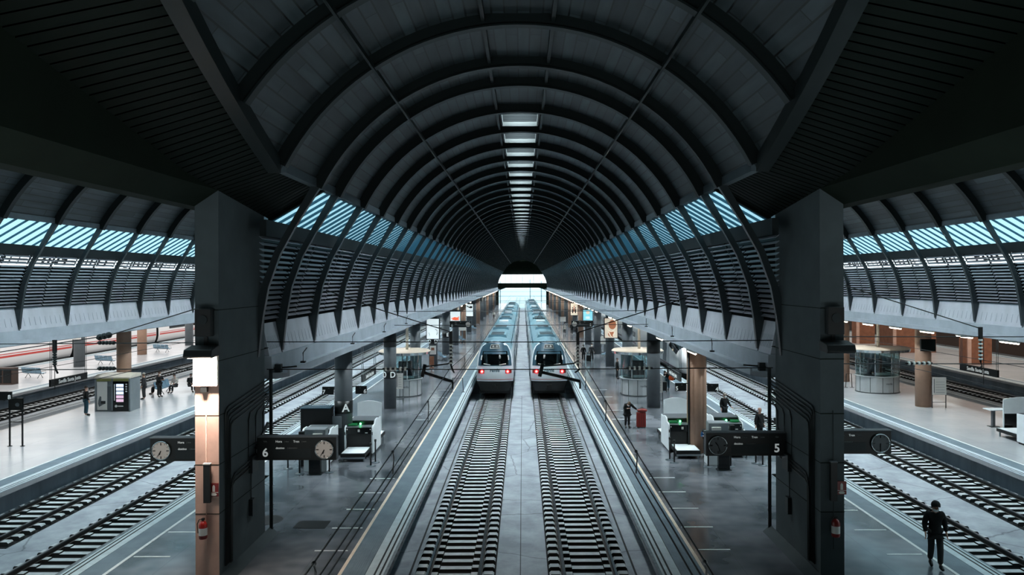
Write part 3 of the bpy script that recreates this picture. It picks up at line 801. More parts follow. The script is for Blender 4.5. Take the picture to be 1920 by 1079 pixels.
# ------------------------------------------------------------------ light boxes
def ad(x, y, z0, z1, w, label, art):
    t = thing('advertising_light_box', label, 'advertising light box', (x, y, z0))
    h = z1 - z0
    part('casing', MB().box(-w/2-.07, w/2+.07, -.12, .28, -.07, h+.07), 'black', t, bevel=.02)
    base = {'white': 'ad_white', 'brown': 'ad_cream', 'cyan': 'ad_cyan', 'red': 'ad_white', 'bw': 'ad_white', 'dance': 'ad_cream'}[art]
    s = part('screen', MB().box(-w/2, w/2, -.14, -.12, 0, h), base, t)
    yy = -.145
    def blob(cx, cz, rx, rz_, m):
        mb = MB(); n = 16
        mb.add([(cx+rx*math.cos(2*PI*k/n), yy, cz+rz_*math.sin(2*PI*k/n)) for k in range(n)], [tuple(range(n))])
        part('picture_shape', mb, m, s)
    def bar(pts, r, m): part('picture_shape', MB().tube([(p[0], yy, p[1]) for p in pts], r, 4), m, s)
    if art == 'white':
        bar([(-.3*w, .12*h), (-.26*w, .2*h), (-.33*w, .32*h)], .02, 'ad_black'); bar([(.2*w, .5*h), (.36*w, .42*h), (.38*w, .3*h), (.3*w, .2*h)], .025, 'ad_black')
    if art == 'brown':
        blob(.1*w, .68*h, .3*w, .24*h, 'ad_brown')
        bar([(.38*w*math.cos(a), .62*h+.3*h*math.sin(a)) for a in [PI*.8+k*.25 for k in range(14)]], .05, 'ad_cream')
        blob(.0, .2*h, .25*w, .16*h, 'ad_brown'); bar([(-.2*w, .3*h), (-.05*w, .1*h), (.05*w, .02*h)], .06, 'ad_cream'); bar([(.3*w, .3*h), (.15*w, .1*h)], .06, 'ad_cream')
    if art == 'cyan':
        blob(0, .8*h, .2*w, .15*h, 'ad_cream'); blob(-.02, .4*h, .25*w, .05*h, 'ad_white'); blob(0, .28*h, .28*w, .03*h, 'ad_white')
    if art == 'red':
        blob(.05*w, .28*h, .32*w, .13*h, 'ad_red'); bar([(-.4*w, .3*h), (-.1*w, .42*h), (.2*w, .38*h), (.4*w, .48*h)], .06, 'ad_red'); bar([(-.3*w, .2*h), (.0, .28*h), (.35*w, .18*h)], .06, 'ad_red')
    if art == 'bw':
        blob(.2*w, .75*h, .22*w, .1*h, 'ad_black'); bar([(-.4*w, .85*h), (.1*w, .7*h), (.4*w, .8*h)], .08, 'ad_black')
    if art == 'dance':
        for k, c in ((-1, 'ad_black'), (0, 'ad_brown'), (1, 'ad_black')): blob(k*.2*w, (.35+.12*(k == 0))*h, .1*w, .2*h, c); blob(k*.2*w, (.62+.12*(k == 0))*h, .07*w, .06*h, c)
    part('bracket', MB().box(-.1, .1, .25, .5, h*.3, h*.7), 'steel_dark', t)
    return t
ad(-8.57, 71.2, 3.45, 5.35, 1.15, 'blank white glowing light box on the left central platform', 'white')
ad(-8.6, 95.3, 3.7, 5.1, 1.25, 'light box with a red crayfish like picture, farther along the left platform', 'red')
ad(-8.5, 119.4, 3.3, 5.2, 1.1, 'small black and white light box far along the left platform', 'bw')
ad(8.4, 71.2, 3.5, 5.35, 1.2, 'light box with a brown and cream picture on the right central platform', 'brown')
ad(8.3, 95.3, 3.65, 5.2, 1.2, 'cyan light box farther along the right platform', 'cyan')
ad(8.2, 119.4, 3.4, 5.3, 1.1, 'cream light box with dark figures far along the right platform', 'dance')

# ------------------------------------------------------------------ departure boards with clocks
def board(x, y, z0, num, clock_left, label, dim=False, w=2.45, h=.70, hands=(6.6, 35)):
    t = thing('departure_board', label, 'departure board', (x, y, z0))
    part('housing', MB().box(-w/2, w/2, -.14, .14, 0, h), 'sign_black', t, bevel=.015)
    part('top_cover', MB().box(-w/2-.01, w/2+.01, -.16, .16, h, h+.03), 'midgrey', t)
    sx = -1 if clock_left else 1
    cx = sx * (w/2 - .36); cz = h*.48
    ck = part('clock', MB().cyly((cx, -.14, cz), .27, -.05, 28) if False else MB().cyly((cx, -.19, cz), .27, .05, 28), 'clock_dark' if dim else 'clock_face', t)
    part('rim', MB().tube([(cx+.28*math.cos(2*PI*k/28), -.19, cz+.28*math.sin(2*PI*k/28)) for k in range(29)], .018, 6), 'chrome', ck)
    for k in range(12):
        a = 2*PI*k/12; r0 = .17 if k % 3 == 0 else .21
        part('tick', MB().tube([(cx+r0*math.sin(a), -.195, cz+r0*math.cos(a)), (cx+.245*math.sin(a), -.195, cz+.245*math.cos(a))], .016 if k % 3 == 0 else .007, 4), 'black', ck)
    hh, mmn = hands
    for a, L, r in ((2*PI*hh/12, .13, .016), (2*PI*mmn/60, .2, .011)):
        part('hand', MB().tube([(cx, -.2, cz), (cx+L*math.sin(a), -.2, cz+L*math.cos(a))], r, 4), 'black', ck)
    nx = -sx * (w/2 - .26)
    part('display_window', MB().box(min(-sx*(w/2-.5), cx-sx*.42), max(-sx*(w/2-.5), cx-sx*.42), -.146, -.14, .08, .36), 'steel_dark', t)
    text('platform_number', num, .36, 'text_white', t, (nx, -.15, .23), bold=True)
    text('via_word', 'VIA', .07, 'text_dim', t, (nx, -.15, h-.12))
    x0 = -sx*(w/2-.5)
    L0 = min(x0, cx-sx*.42)
    text('heading', 'Hora', .095, 'text_white', t, (L0+.18, -.15, h-.12)); text('heading', '| time', .06, 'text_dim', t, (L0+.42, -.15, h-.12))
    text('heading', 'Tren', .095, 'text_white', t, (L0+.72, -.15, h-.12)); text('heading', '| train', .06, 'text_dim', t, (L0+.96, -.15, h-.12))
    text('heading', 'destino', .09, 'text_white', t, (L0+.22, -.15, h-.32)); text('heading', '| destination', .06, 'text_dim', t, (L0+.6, -.15, h-.32))
    return t
b1 = board(-7.0, 23.2, 3.46, '6', False, 'departure board with clock reaching right from the left pillar, number 6')
b2 = board(6.87, 23.2, 3.55, '5', True, 'departure board with clock reaching left from the right pillar, number 5', dim=True, hands=(10.7, 27))
b3 = board(-10.3, 23.2, 3.44, '7', True, 'departure board on the outer side of the left pillar, clock at its left end', hands=(6.6, 35))
b4 = board(10.15, 23.2, 3.6, '4', False, 'departure board on the outer side of the right pillar, clock at its right end', dim=True, hands=(6.1, 30))
b5 = board(-7.1, 85.2, 3.66, '6', False, 'distant departure board on the left platform between light box and train')
b6 = board(6.75, 85.2, 3.66, '5', True, 'distant departure board on the right platform under the cyan light box')
for b, s in ((b5, -1), (b6, 1)): part('bracket', MB().box(min(s*1.2, s*1.62), max(s*1.2, s*1.62), -.85, .1, .2, .4), 'steel_dark', b)
for b, s in ((b1, -1), (b2, 1)): part('bracket', MB().tube([(s*1.22, 0, .35), (s*1.3, 0, .35), (s*1.3, .5, .6), (s*1.35, 1.2, .9)], .05, 6), 'steel_dark', b)
for b, s in ((b3, 1), (b4, -1)): part('bracket', MB().box(min(s*1.2, s*1.38), max(s*1.2, s*1.38), -.1, .1, .1, .6), 'steel_dark', b)

# hanging numbers beside column A and the fluted column
def numsign(x, y, z0, num, side, label):
    t = thing('platform_number_sign', label, 'platform number sign', (x, y, z0))
    part('plate', MB().box(-.27, .27, -.04, .04, 0, .38), 'sign_black', t)
    text('number', num, .27, 'text_white', t, (side*.19, -.05, .12), bold=True)
    text('small_word', 'via', .08, 'text_dim', t, (-side*.05, -.05, .3))
    part('arm', MB().box(min(0, -side*.5), max(0, -side*.5), -.02, .02, .34, .38), 'steel_dark', t)
numsign(-9.4, 36, 3.52, '7', -1, 'small hanging sign 7 left of the column marked A')
numsign(-7.8, 36, 3.55, '6', 1, 'small hanging sign 6 right of the column marked A')
numsign(7.6, 36, 3.64, '5', -1, 'small hanging sign 5 left of the tan fluted column')
numsign(9.15, 36, 3.6, '4', 1, 'small hanging sign 4 right of the tan fluted column')

# station name signs parallel to the tracks
def namesign(x, y0, y1, z0, m, label, face, rods=True):
    t = thing('station_name_sign', label, 'station name sign', (x, (y0+y1)/2, z0))
    L = y1 - y0
    part('plate', MB().box(-.06, .06, -L/2, L/2, 0, .46), m, t)
    o = text('station_name', 'Sevilla Santa Justa', .34, 'text_white', t, (face*.07, 0, .22), (PI/2, 0, face*PI/2), bold=True)
    if rods:
        for yy in (-L/2+.1, L/2-.1):
            for dx in (-.05, .05): part('rod', MB().tube([(dx, yy, .46), (dx, yy, 5.92-z0)], .018, 6), 'grey', t)
            xe = min(((c_+q*1.02) for c_ in BEAMX for q in (-1, 1)), key=lambda v: abs(v-x)) - x
            part('arm', MB().box(min(-.05, xe), max(.05, xe), yy-.03, yy+.03, 5.9-z0, 5.98-z0), 'grey', t)
namesign(-30.1, 47.5, 51.5, 2.3, 'sign_black', 'black name sign Sevilla Santa Justa above the far left platform edge', 1)
namesign(30.3, 47.6, 51.7, 2.7, 'sign_black', 'black name sign Sevilla Santa Justa above the far right platform edge', -1)
namesign(-9.7, 45, 49, 2.88, 'sign_grey', 'grey hanging name sign left of the column marked D', 1)
namesign(9.5, 45, 49, 2.86, 'sign_grey', 'grey hanging name sign between right booth and fluted column', -1)

# sign 8 on two posts at the left edge
t = thing('platform_sign_stand', 'black stand on two posts with number 8 at the left edge', 'sign stand', (-25.6, 37.7, PZ))
for s in (-1, 1): pp = part('post', MB().box(s*.32-.03, s*.32+.03, -.03, .03, 0, 2.4), 'black', t); part('foot', MB().cyl((s*.32, 0, 0), .11, .02, 14), 'black', pp)
part('crossbar', MB().box(-.32, .32, -.015, .015, 1.2, 1.24), 'black', t)
part('panel', MB().box(-.35, .35, -.05, .05, 1.83, 2.43), 'sign_black', t)
part('roundel', MB().cyly((.1, -.07, 2.1), .1, .02, 16), 'midgrey', t)
part('upper_plate', MB().box(-.78, -.1, -.2, -.12, 2.35, 2.78), 'sign_black', t)
text('number', '8', .3, 'text_white', t, (-.2, -.21, 2.5), bold=True)

# ------------------------------------------------------------------ security scanners
def scanner(x, y, label, group=None, w=1.36, beacon=True, back=True, front=True, hflip=1):
    t = thing('luggage_scanner', label, 'luggage scanner', (x, y, PZ), group=group)
    D = 1.95; hw = w/2
    for s in (-1, 1):
        prof = [(0, .1), (0, 1.2), (.04, 1.32), (.16, 1.4), (.5, 1.42), (.62, 1.55), (.76, 1.6), (1.2, 1.6), (1.3, 1.52), (D, 1.52), (D, .1)]
        sp = part('side_panel', MB().prism(prof, s*hw-.07*(s > 0), s*hw+.07*(s < 0), axis='X'), 'white', t, bevel=.015)
        part('switch', MB().box(s*(hw-.035)-.02, s*(hw-.035)+.02, -.02, 0, .98, 1.12), 'black', sp)
    part('tunnel_front', MB().box(-hw+.07, hw-.07, .03, .1, 1.02, 1.33), 'black_gloss', t)
    part('curtain', MB().box(-hw+.1, hw-.1, .16, .2, .34, 1.04), 'black', t)
    part('lower_body', MB().box(-hw+.07, hw-.07, .1, D-.05, .0, .36), 'black', t)
    part('hood', MB().prism([(.06, 1.33), (.5, 1.36), (.56, 1.36), (.56, 1.2), (.06, 1.2)], -hw+.07, hw-.07, axis='X'), 'midgrey', t)
    part('top_cover', MB().box(-hw+.07, hw-.07, .72, D-.04, 1.3, 1.54), 'midgrey', t)
    part('display_strip', MB().box(-hw+.08, hw-.08, .66, .72, 1.36, 1.52), 'black', t)
    part('green_panel', MB().box(min(-hflip*(hw-.12), -hflip*(hw-.5)), max(-hflip*(hw-.12), -hflip*(hw-.5)), .3, .6, 1.37, 1.44), 'green_panel', t)
    part('badge', MB().box(-.05, .05, .02, .03, 1.12, 1.24), 'paper', t)
    part('badge', MB().box(.3, .42, .02, .03, 1.06, 1.1), 'paper', t)
    for s in (-1, 1): part('sensor', MB().sphere((s*(hw-.13), .02, 1.24), .03, 8), 'paper', t)
    if beacon: part('beacon', MB().sphere((-.02, .5, 1.42), .05, 10), 'glow_green', t)
    if front:
        b = part('entry_table', MB().box(-hw+.12, hw-.12, -1.25, .1, .22, .38), 'black', t)
        part('belt', MB().box(-hw+.16, hw-.16, -1.22, .1, .38, .4), 'white' if beacon else 'grey', b)
        part('rail_strip', MB().box(-hw+.12, hw-.12, -1.27, -1.25, .14, .22), 'grey', b)
        for s in (-1, 1): part('leg', MB().box(s*(hw-.2)-.03, s*(hw-.2)+.03, -1.15, -1.09, 0, .22), 'grey', b)
    if back:
        b = part('exit_table', MB().box(-hw+.12, hw-.12, D, D+1.8, .26, .42), 'black', t)
        part('belt', MB().box(-hw+.16, hw-.16, D, D+1.76, .42, .44), 'white', b)
        for s in (-1, 1): part('leg', MB().box(s*(hw-.2)-.03, s*(hw-.2)+.03, D+1.6, D+1.66, 0, .26), 'grey', b)
    return t
scanner(-7.8, 35.4, 'white luggage scanner with green light on the left platform, right of column A')
scanner(7.65, 35.8, 'white luggage scanner with green light, left of the tan fluted column', hflip=1)
scanner(9.95, 36.0, 'luggage scanner behind the right departure board, right of the fluted column', hflip=-1)
scanner(-9.35, 33.2, 'luggage scanner half hidden behind the number 6 departure board', beacon=False, front=False, back=False, w=1.3)
scanner(25.6, 35.65, 'luggage scanner cut by the right edge of the picture', beacon=False, front=False, w=1.5)

def screenpanel(x, y, w, h, label, dark=False):
    t = thing('privacy_screen', label, 'screen panel', (x, y, PZ))
    mb = MB(); n = 12
    top = [(-w/2 + w*k/n, h - .12*(2*k/n-1)**2) for k in range(n+1)]
    part('panel', MB().prism([(-w/2, .1)] + top + [(w/2, .1)], -.03, .03), 'white', t)
    for s in (-1, 1): part('leg', MB().box(s*w*.4-.03, s*w*.4+.03, -.1, .1, 0, .12), 'grey', t)
    if dark: part('dark_lower_panel', MB().box(-w/2+.05, w/2-.05, -.05, -.03, .12, 1.12), 'black_gloss', t)
screenpanel(-8.35, 40.6, 1.3, 1.78, 'white rounded screen panel behind the left scanner')
screenpanel(8.15, 39.9, 1.28, 2.0, 'white rounded screen panel behind the right scanner')
screenpanel(26.7, 39.75, 2.3, 2.0, 'white rounded screen panel at the right edge of the picture', True)
t = thing('side_table', 'small pale side table left of the screen panel at the right edge', 'table', (26.55, 41.9, PZ)); part('top', MB().box(-.55, .55, -.35, .35, .95, 1.0), 'white', t); part('leg', MB().box(-.25, -.1, -.08, .08, .03, .95), 'midgrey', t); part('foot', MB().box(-.4, .1, -.2, .2, 0, .03), 'steel_dark', t)
def monitor(x, y, z, label, s=1):
    t = thing('security_console', label, 'security console', (x, y, PZ))
    part('desk', MB().box(-.5, .5, -.3, .35, 0, z-.02), 'white', t, bevel=.01)
    part('screen_hood', MB().prism([(-.3, z), (-.3, z+.42), (-.25, z+.46), (.2, z+.46), (.2, z)], -.45, .45, axis='X'), 'grey', t, bevel=.02)
    part('printer', MB().box(s*.12-.2, s*.12+.2, -.42, -.3, z+.02, z+.26), 'paper', t)
    part('camera', MB().box(-.62*s-.1, -.62*s+.1, -.3, -.05, z, z+.32), 'black', t)
monitor(-9.05, 32.78, 1.4, 'grey security console with hooded screen above the left departure board')
monitor(8.75, 33.7, 1.45, 'grey security console with hooded screen above the right departure board', -1)
def totem(x, y, label):
    t = thing('display_totem', label, 'totem', (x, y, PZ))
    part('column_body', MB().box(-.25, .25, -.12, .12, .03, 1.55), 'black_gloss', t, bevel=.02)
    part('base_plate', MB().box(-.3, .3, -.2, .2, 0, .03), 'steel_dark', t)
totem(-8.93, 32.05, 'black totem below the departure board of the left pillar'); totem(8.75, 32.6, 'black totem below the departure board of the right pillar')
t = thing('black_cabinet', 'tall black equipment cabinet with teal top behind the left scanners', 'cabinet', (-9.83, 35.65, PZ))
part('body', MB().box(-.7, .7, -.35, .45, .06, 2.25), 'black', t, bevel=.02); part('top', MB().box(-.72, .72, -.37, .47, 2.25, 2.29), 'train_teal', t); part('plinth', MB().box(-.66, .66, -.3, .4, 0, .06), 'steel_dark', t)
t = thing('notice_box', 'small grey notice box on the column marked A', 'notice box', (-8.95, 35.55, PZ+1.3)); part('box', MB().box(-.12, .3, -.06, .02, 0, .55), 'grey', t)

# belt barrier posts
bp0 = None
def post(x, y, label):
    global bp0
    if bp0 is None:
        bp0 = thing('barrier_post', label, 'barrier post', (x, y, PZ))
        part('pole', MB().cyl((0, 0, .03), .035, .95, 12), 'black', bp0); part('head', MB().cyl((0, 0, .95), .05, .1, 12), 'black', bp0); part('base', MB().lathe([(0, .04), (.05, .04), (.2, .015), (.2, 0), (0, 0)], n=20), 'steel_grey', bp0)
    else: copy_tree(bp0, None, (x, y, PZ), label=label)
post(-6.82, 33.4, 'black belt barrier post right of the left scanner table')
post(-6.75, 34.1, 'second barrier post directly behind the one by the left scanner table')
post(-9.62, 32.1, 'barrier post just left of the left totem'); post(-8.4, 32.35, 'barrier post just right of the left totem')
post(-10.4, 33.0, 'barrier post nearest the left pillar under the number 6 board')
post(6.75, 34.4, 'barrier post left of the right scanner table, the farther one'); post(6.84, 33.8, 'barrier post left of the right scanner table, the nearer one')
post(8.2, 33.1, 'barrier post just left of the right totem'); post(9.2, 33.1, 'barrier post just right of the right totem')
post(10.5, 33.7, 'left one of two barrier posts below the board by the right pillar'); post(10.68, 33.3, 'right one of two barrier posts below the board by the right pillar')

# ------------------------------------------------------------------ booths
def booth(x, y, rc, rd, label, sx=1.0, seed=0):
    t = thing('ticket_booth', label, 'booth', (x, y, PZ))
    part('counter', MB().lathe([(rc-.05, 0), (rc, .05), (rc, 1.15), (rc+.12, 1.2), (rc+.12, 1.25), (rc-.1, 1.25)], n=22, sx=sx, smooth=False), 'booth_skin', t)
    for k in range(11):
        a = 2*PI*k/11; part('panel_joint', MB().cyl((sx*(rc+.002)*math.cos(a), (rc+.002)*math.sin(a), .05), .018, 1.12, 6), 'conduit', t)
    part('plinth', MB().lathe([(0, 0), (rc+.05, 0), (rc+.05, .06), (0, .06)], n=36, sx=sx), 'steel_dark', t)
    part('counter_top', MB().lathe([(0, 1.2), (rc+.1, 1.2), (rc+.1, 1.24), (0, 1.24)], n=36, sx=sx), 'steel_dark', t)
    part('glass', MB().lathe([(rc, 1.25), (rc, 2.95)], n=40, sx=sx), 'booth_glass', t)
    for k in range(8):
        a = 2*PI*k/8 + .3
        part('mullion', MB().cyl((sx*rc*math.cos(a), rc*math.sin(a), 1.2), .04, 1.8, 8), 'chrome', t)
    lid = part('canopy', MB().lathe([(0, 3.28), (rd-.12, 3.28), (rd, 3.18), (rd-.05, 3.0), (rc, 2.95), (0, 2.95)], n=48, sx=sx), 'booth_lid', t)
    part('rim', MB().lathe([(rd+.005, 3.18), (rd-.045, 3.0)], n=48, sx=sx), 'chrome', lid)
    part('mast', MB().cyl((.15, .2, 3.25), .1, 1.85, 14), 'offwhite', t)
    part('monitor', MB().box(.1, .5, -.15, -.1, 1.4, 1.75), 'black', t); part('monitor', MB().box(-.6, -.3, .1, .14, 1.35, 1.7), 'black', t)
    part('desk_unit', MB().box(-.35, .7, -.45, -.3, 1.25, 1.42), 'white', t)
    part('shelf', MB().box(-.5, .5, .3, .6, 1.0, 2.4), 'steel_dark', t)
    text('booth_emblem', 'renfe', .22, 'steel_dark', t, (.2*rc, -rc-.01, .72))
    return t
booth(-8.6, 54.3, 1.2, 1.88, 'round steel booth with pale disc roof on the left platform')
booth(8.33, 54.3, 1.2, 1.88, 'round steel booth with pale disc roof on the right central platform')
booth(26.2, 55.2, 1.28, 1.95, 'large oval steel and glass booth on the far right platform', sx=1.17)

def infostand(x, y, w, z0, z1, label):
    t = thing('timetable_stand', label, 'timetable stand', (x, y, PZ))
    for s in (-1, 1): part('leg', MB().box(s*w/2-.02, s*w/2+.02, -.02, .02, 0, z1), 'steel_dark', t)
    part('crossbar', MB().box(-w/2, w/2, -.015, .015, .35, .38), 'steel_dark', t)
    b = part('board', MB().box(-w/2, w/2, -.06, .0, z0, z1), 'paper', t)
    part('print_column', MB().box(-w/2+.08, -w/2+.12, -.065, -.06, z0+.12, z1-.1), 'midgrey', b)
    for k in range(5): part('print_line', MB().box(-w/2+.2, w/2-.1, -.064, -.06, z0+.15+k*(z1-z0-.3)/5, z0+.17+k*(z1-z0-.3)/5), 'grey', b)
infostand(-8.28, 50.0, .5, 1.05, 2.1, 'timetable board right of the column marked D')
infostand(8.85, 49.3, .72, .85, 1.98, 'timetable board on thin legs by the right grey column')
infostand(26.75, 48.02, .88, .85, 1.98, 'timetable board on thin legs by the far right tan column')
t = thing('information_monitor', 'flat black monitor on the tan column of the far right platform', 'monitor', (26.1, 48.15, 4.35)); part('casing', MB().box(-.48, .48, -.1, .02, 0, .78), 'black', t); part('screen', MB().box(-.45, .45, -.105, -.1, .03, .75), 'black_gloss', t)
def arch_rail(x, y, label, w=.8, h=1.05):
    t = thing('arch_barrier', label, 'barrier', (x, y, PZ))
    part('frame', MB().tube([(-w/2, 0, 0), (-w/2+.06, 0, h), (w/2-.06, 0, h), (w/2, 0, 0)], .03, 8), 'black', t)
    for s in (-1, 1): part('foot', MB().box(s*w/2-.14, s*w/2+.14, -.08, .08, 0, .02), 'black', t)
arch_rail(*G(1591, 729)[:2], 'black arch barrier left of the steel booth on the far right', .5)
arch_rail(-4.85, 55.4, 'black arch barrier at the platform edge beside the left train', .85)
t = thing('edge_post', 'single black post at the platform edge beside the right train', 'post', (*G(1097.5, 731)[:2], PZ)); part('pole', MB().cyl((0, 0, 0), .03, 1.0, 8), 'black', t); part('foot', MB().cyl((0, 0, 0), .16, .02, 14), 'black', t)

# ------------------------------------------------------------------ seats
seat0 = None
def seats(x, y, rz, label, n=4, group=None):
    global seat0
    if seat0 is None:
        t = seat0 = thing('seat_row', label, 'row of seats', (x, y, PZ), rz)
        part('beam', MB().box(-1.1, 1.1, .2, .26, .36, .42), 'steel_dark', t)
        for k in range(4):
            cx = -.84 + .56*k
            part('seat', MB().prism([(-.02, .43), (.42, .4), (.5, .5), (.6, .92), (.56, .93), (.44, .5), (.4, .44), (-.02, .47)], cx-.25, cx+.25, axis='X'), 'bench_blue', t, bevel=.01)
        for s in (-1, 1): part('leg', MB().tube([(s*.7, .0, 0), (s*.7, .23, .38), (s*.7, .5, 0)], .025, 6), 'steel_dark', t)
        for s in (-1, 1): part('armrest', MB().tube([(s*1.12, .5, .6), (s*1.12, .05, .62), (s*1.12, .05, .42)], .02, 6), 'steel_dark', t)
    else: copy_tree(seat0, None, (x, y, PZ), rz, label, group)
seats(-42.2, 64.8, PI*.9, 'row of blue seats nearest the left edge, on the outermost platform')
seats(-41.7, 75.0, PI*.9, 'row of blue seats just left of the tan column above the kiosk')
seats(-42.3, 88.0, PI*.9, 'row of blue seats on the outermost platform just left of the big pillar')
seats(-26.4, 55.6, PI/2, 'row of seats used by three seated people near the left pillar')
seats(-8.1, 77.5, PI*.6, 'row of seats on the left central platform behind the light box column')
seats(-7.9, 100, PI*.6, 'row of seats below the crayfish picture light box')
seats(-7.9, 124, PI*.6, 'row of seats below the black and white light box')
seats(8.6, 80, -PI*.6, 'row of seats behind the brown picture light box')

# left outer bits: glazed cabinet
t = thing('glazed_cabinet', 'brown framed glazed cabinet at the left edge on the outermost platform', 'cabinet', (-41.9, 60.2, PZ))
part('frame', MB().box(-.85, .75, 0, .7, 0, 1.35), 'brown_dark', t)
for k in range(2): part('pane', MB().box(-.75+k*.75, -.12+k*.75, -.02, 0, .15, 1.25), 'glass_black', t)
for k, (x, y) in enumerate(((-43.1, 72.3), )):
    t = thing('white_notice_board', 'white square notice on the brown column of the outermost left platform', 'notice board', (x-.2, y, 3.4)); part('board', MB().box(-.5, .5, -.05, .05, 0, 1.0), 'paper', t)

# vending kiosk
t = thing('vending_kiosk', 'grey kiosk with a lit vending machine on the second left platform', 'vending kiosk', (-26.2, 47.7, PZ))
part('shell', MB().box(-1.1, 1.1, .06, 1.25, 0, 2.12), 'grey', t); part('canopy', MB().prism([(-.12, 2.12), (-.12, 2.2), (.3, 2.34), (1.3, 2.34), (1.3, 2.12)], -1.15, 1.15, axis='X'), 'offwhite', t)
part('fascia_band', MB().box(-1.08, 1.08, -.03, .06, 1.93, 2.12), 'vend_yellow', t)
for x in (-1.08, -.02, 1.08): part('frame_post', MB().box(x-.05, x+.05, -.06, .06, 0, 2.12), 'grey', t)
pp = part('photo_panel', MB().box(-1.0, -.35, -.04, 0, .1, 1.9), 'paper', t)
part('picture_chair', MB().prism([(-.85, .3), (-.6, .45), (-.45, .5), (-.45, .68), (-.72, .68), (-.72, .95), (-.82, .98), (-.9, .7), (-.92, .5)], -.05, -.04), 'midgrey', pp)
part('picture_seat', MB().box(-.74, -.45, -.055, -.05, .5, .66), 'black', pp)
part('coin_panel', MB().box(-.33, -.08, -.04, 0, .1, 1.6), 'midgrey', t)
vm = part('vending_machine', MB().box(.04, 1.04, -.08, .1, .05, 1.9), 'black_gloss', t)
for k in range(5): part('shelf_window', MB().box(.26, .72, -.1, -.08, .62+.24*k, .8+.24*k), 'vend_pink' if k < 2 else 'vend_glow', vm)
part('label_strip', MB().box(.12, .17, -.1, -.08, .7, 1.75), 'paper', vm)
for k in range(4): part('button', MB().box(.85, .95, -.1, -.08, 1.25+.15*k, 1.33+.15*k), 'paper', vm)
part('logo_disc', MB().cyly((.25, -.1, .35), .08, .02, 16), 'paper', vm); part('logo_bar', MB().box(.36, .7, -.1, -.08, .32, .38), 'paper', vm)
# bits round the left column with the white light box
t = thing('ticket_machine', 'small white ticket machine on the column below the blank light box', 'ticket machine', (-8.6, 71.3, PZ+1.25)); part('casing', MB().box(-.27, .27, -.1, .25, 0, .8), 'paper', t); part('screen', MB().box(-.15, .15, -.11, -.1, .4, .65), 'brick_orange', t)
t = thing('luggage_trolley', 'brown trolley below the white ticket machine', 'trolley', (-8.65, 70.9, PZ)); part('body', MB().box(-.2, .2, -.2, .1, 0, 1.1), 'brick_orange', t)
for s in (-1, 1): part('wheel', MB().cyly((s*.15, -.25, .2), .1, .05, 12), 'paper', t)
for x, y, lab in ((-8.6, 106, 'white display cube far along the left platform'), (6.9, 128, 'white display cube far along the right platform'), (9.1, 83, 'grey ticket machine by the right platform edge column')):
    t = thing('display_cube', lab, 'display unit', (x, y, PZ)); part('post', MB().box(-.1, .1, -.1, .1, 0, 1.2), 'grey', t); part('box', MB().box(-.45, .45, -.2, .2, 1.2, 2.0), 'paper', t)

# ------------------------------------------------------------------ fluorescent tubes under the beams
def tubes(x, ys, label, group):
    first = None
    for y in ys:
        if first is None:
            first = thing('fluorescent_lamp', label, 'fluorescent lamp', (x, y, 5.72), group=group)
            part('fitting', MB().box(-.08, .08, -.75, .75, .02, .1), 'paper', first); part('lit_tube', MB().tube([(0, -.72, 0), (0, .72, 0)], .045, 8), 'tube', first)
        else: copy_tree(first, None, (x, y, 5.72))
tubes(7.62, [33.7, 41.6, 53.4, 61.5, 65.3, 77.5] + [82+4*k for k in range(40)], 'glowing fluorescent tube under the beam edge right of the central tracks', 'tubes under the right central beam')
tubes(24.95, [38.3, 42.2, 46.1, 50.0, 54.0, 58.2] + [62+4*k for k in range(20)], 'glowing fluorescent tube under the beam of the far right platform', 'tubes under the far right beam')
tubes(-7.85, [96, 104, 112] + [150+6*k for k in range(14)], 'glowing fluorescent tube far along the beam left of the central tracks', 'tubes under the left central beam')

# ------------------------------------------------------------------ things on the big pillars
def flood(x, y, z, s, lit, label):
    t = thing('wall_floodlight', label, 'floodlight', (x, y, z))
    part('housing', MB().prism([(-.62, .02), (-.55, .2), (-.1, .28), (0, .28), (0, 0), (-.55, -.03)], -.38, .38, axis='X'), 'black', t, bevel=.02)
    part('arm', MB().box(-.05, .05, -.05, 0, .2, .5), 'black', t)
    if lit: part('lit_lens', MB().box(-.3, .3, -.5, -.08, -.04, -.02), 'tube', t)
flood(-8.68, 20.48, 6.97, -1, True, 'black floodlight on the left pillar shining down its front'); flood(8.5, 20.48, 7.05, 1, False, 'black unlit floodlight on the right pillar')
area('floodlight_lamp', (-8.68, 19.95, 6.85), (math.radians(24), 0, 0), .6, .25, 120, (1.0, .87, .78), math.radians(150))
for x, lab in ((-8.68, 'black loudspeaker box above the left floodlight'), (8.5, 'black loudspeaker box above the right floodlight')):
    t = thing('loudspeaker', lab, 'loudspeaker', (x, 20.48, 7.5)); part('cabinet', MB().box(-.22, .22, -.25, 0, 0, .75), 'black', t, bevel=.02); part('cone', MB().cyly((0, -.27, .45), .13, .02, 18), 'steel_dark', t)
t = thing('wall_cabinet', 'white lamp lit cabinet on the front of the left pillar', 'wall cabinet', (-8.675, 20.47, 6.17))
part('casing', MB().box(-.33, .33, -.1, 0, 0, .78), 'lamp_white', t, bevel=.01); part('lower_ledge', MB().box(-.34, .34, -.14, 0, -.03, .0), 'salmon', t); part('socket', MB().box(-.12, .05, -.12, 0, -.2, -.03), 'black', t)
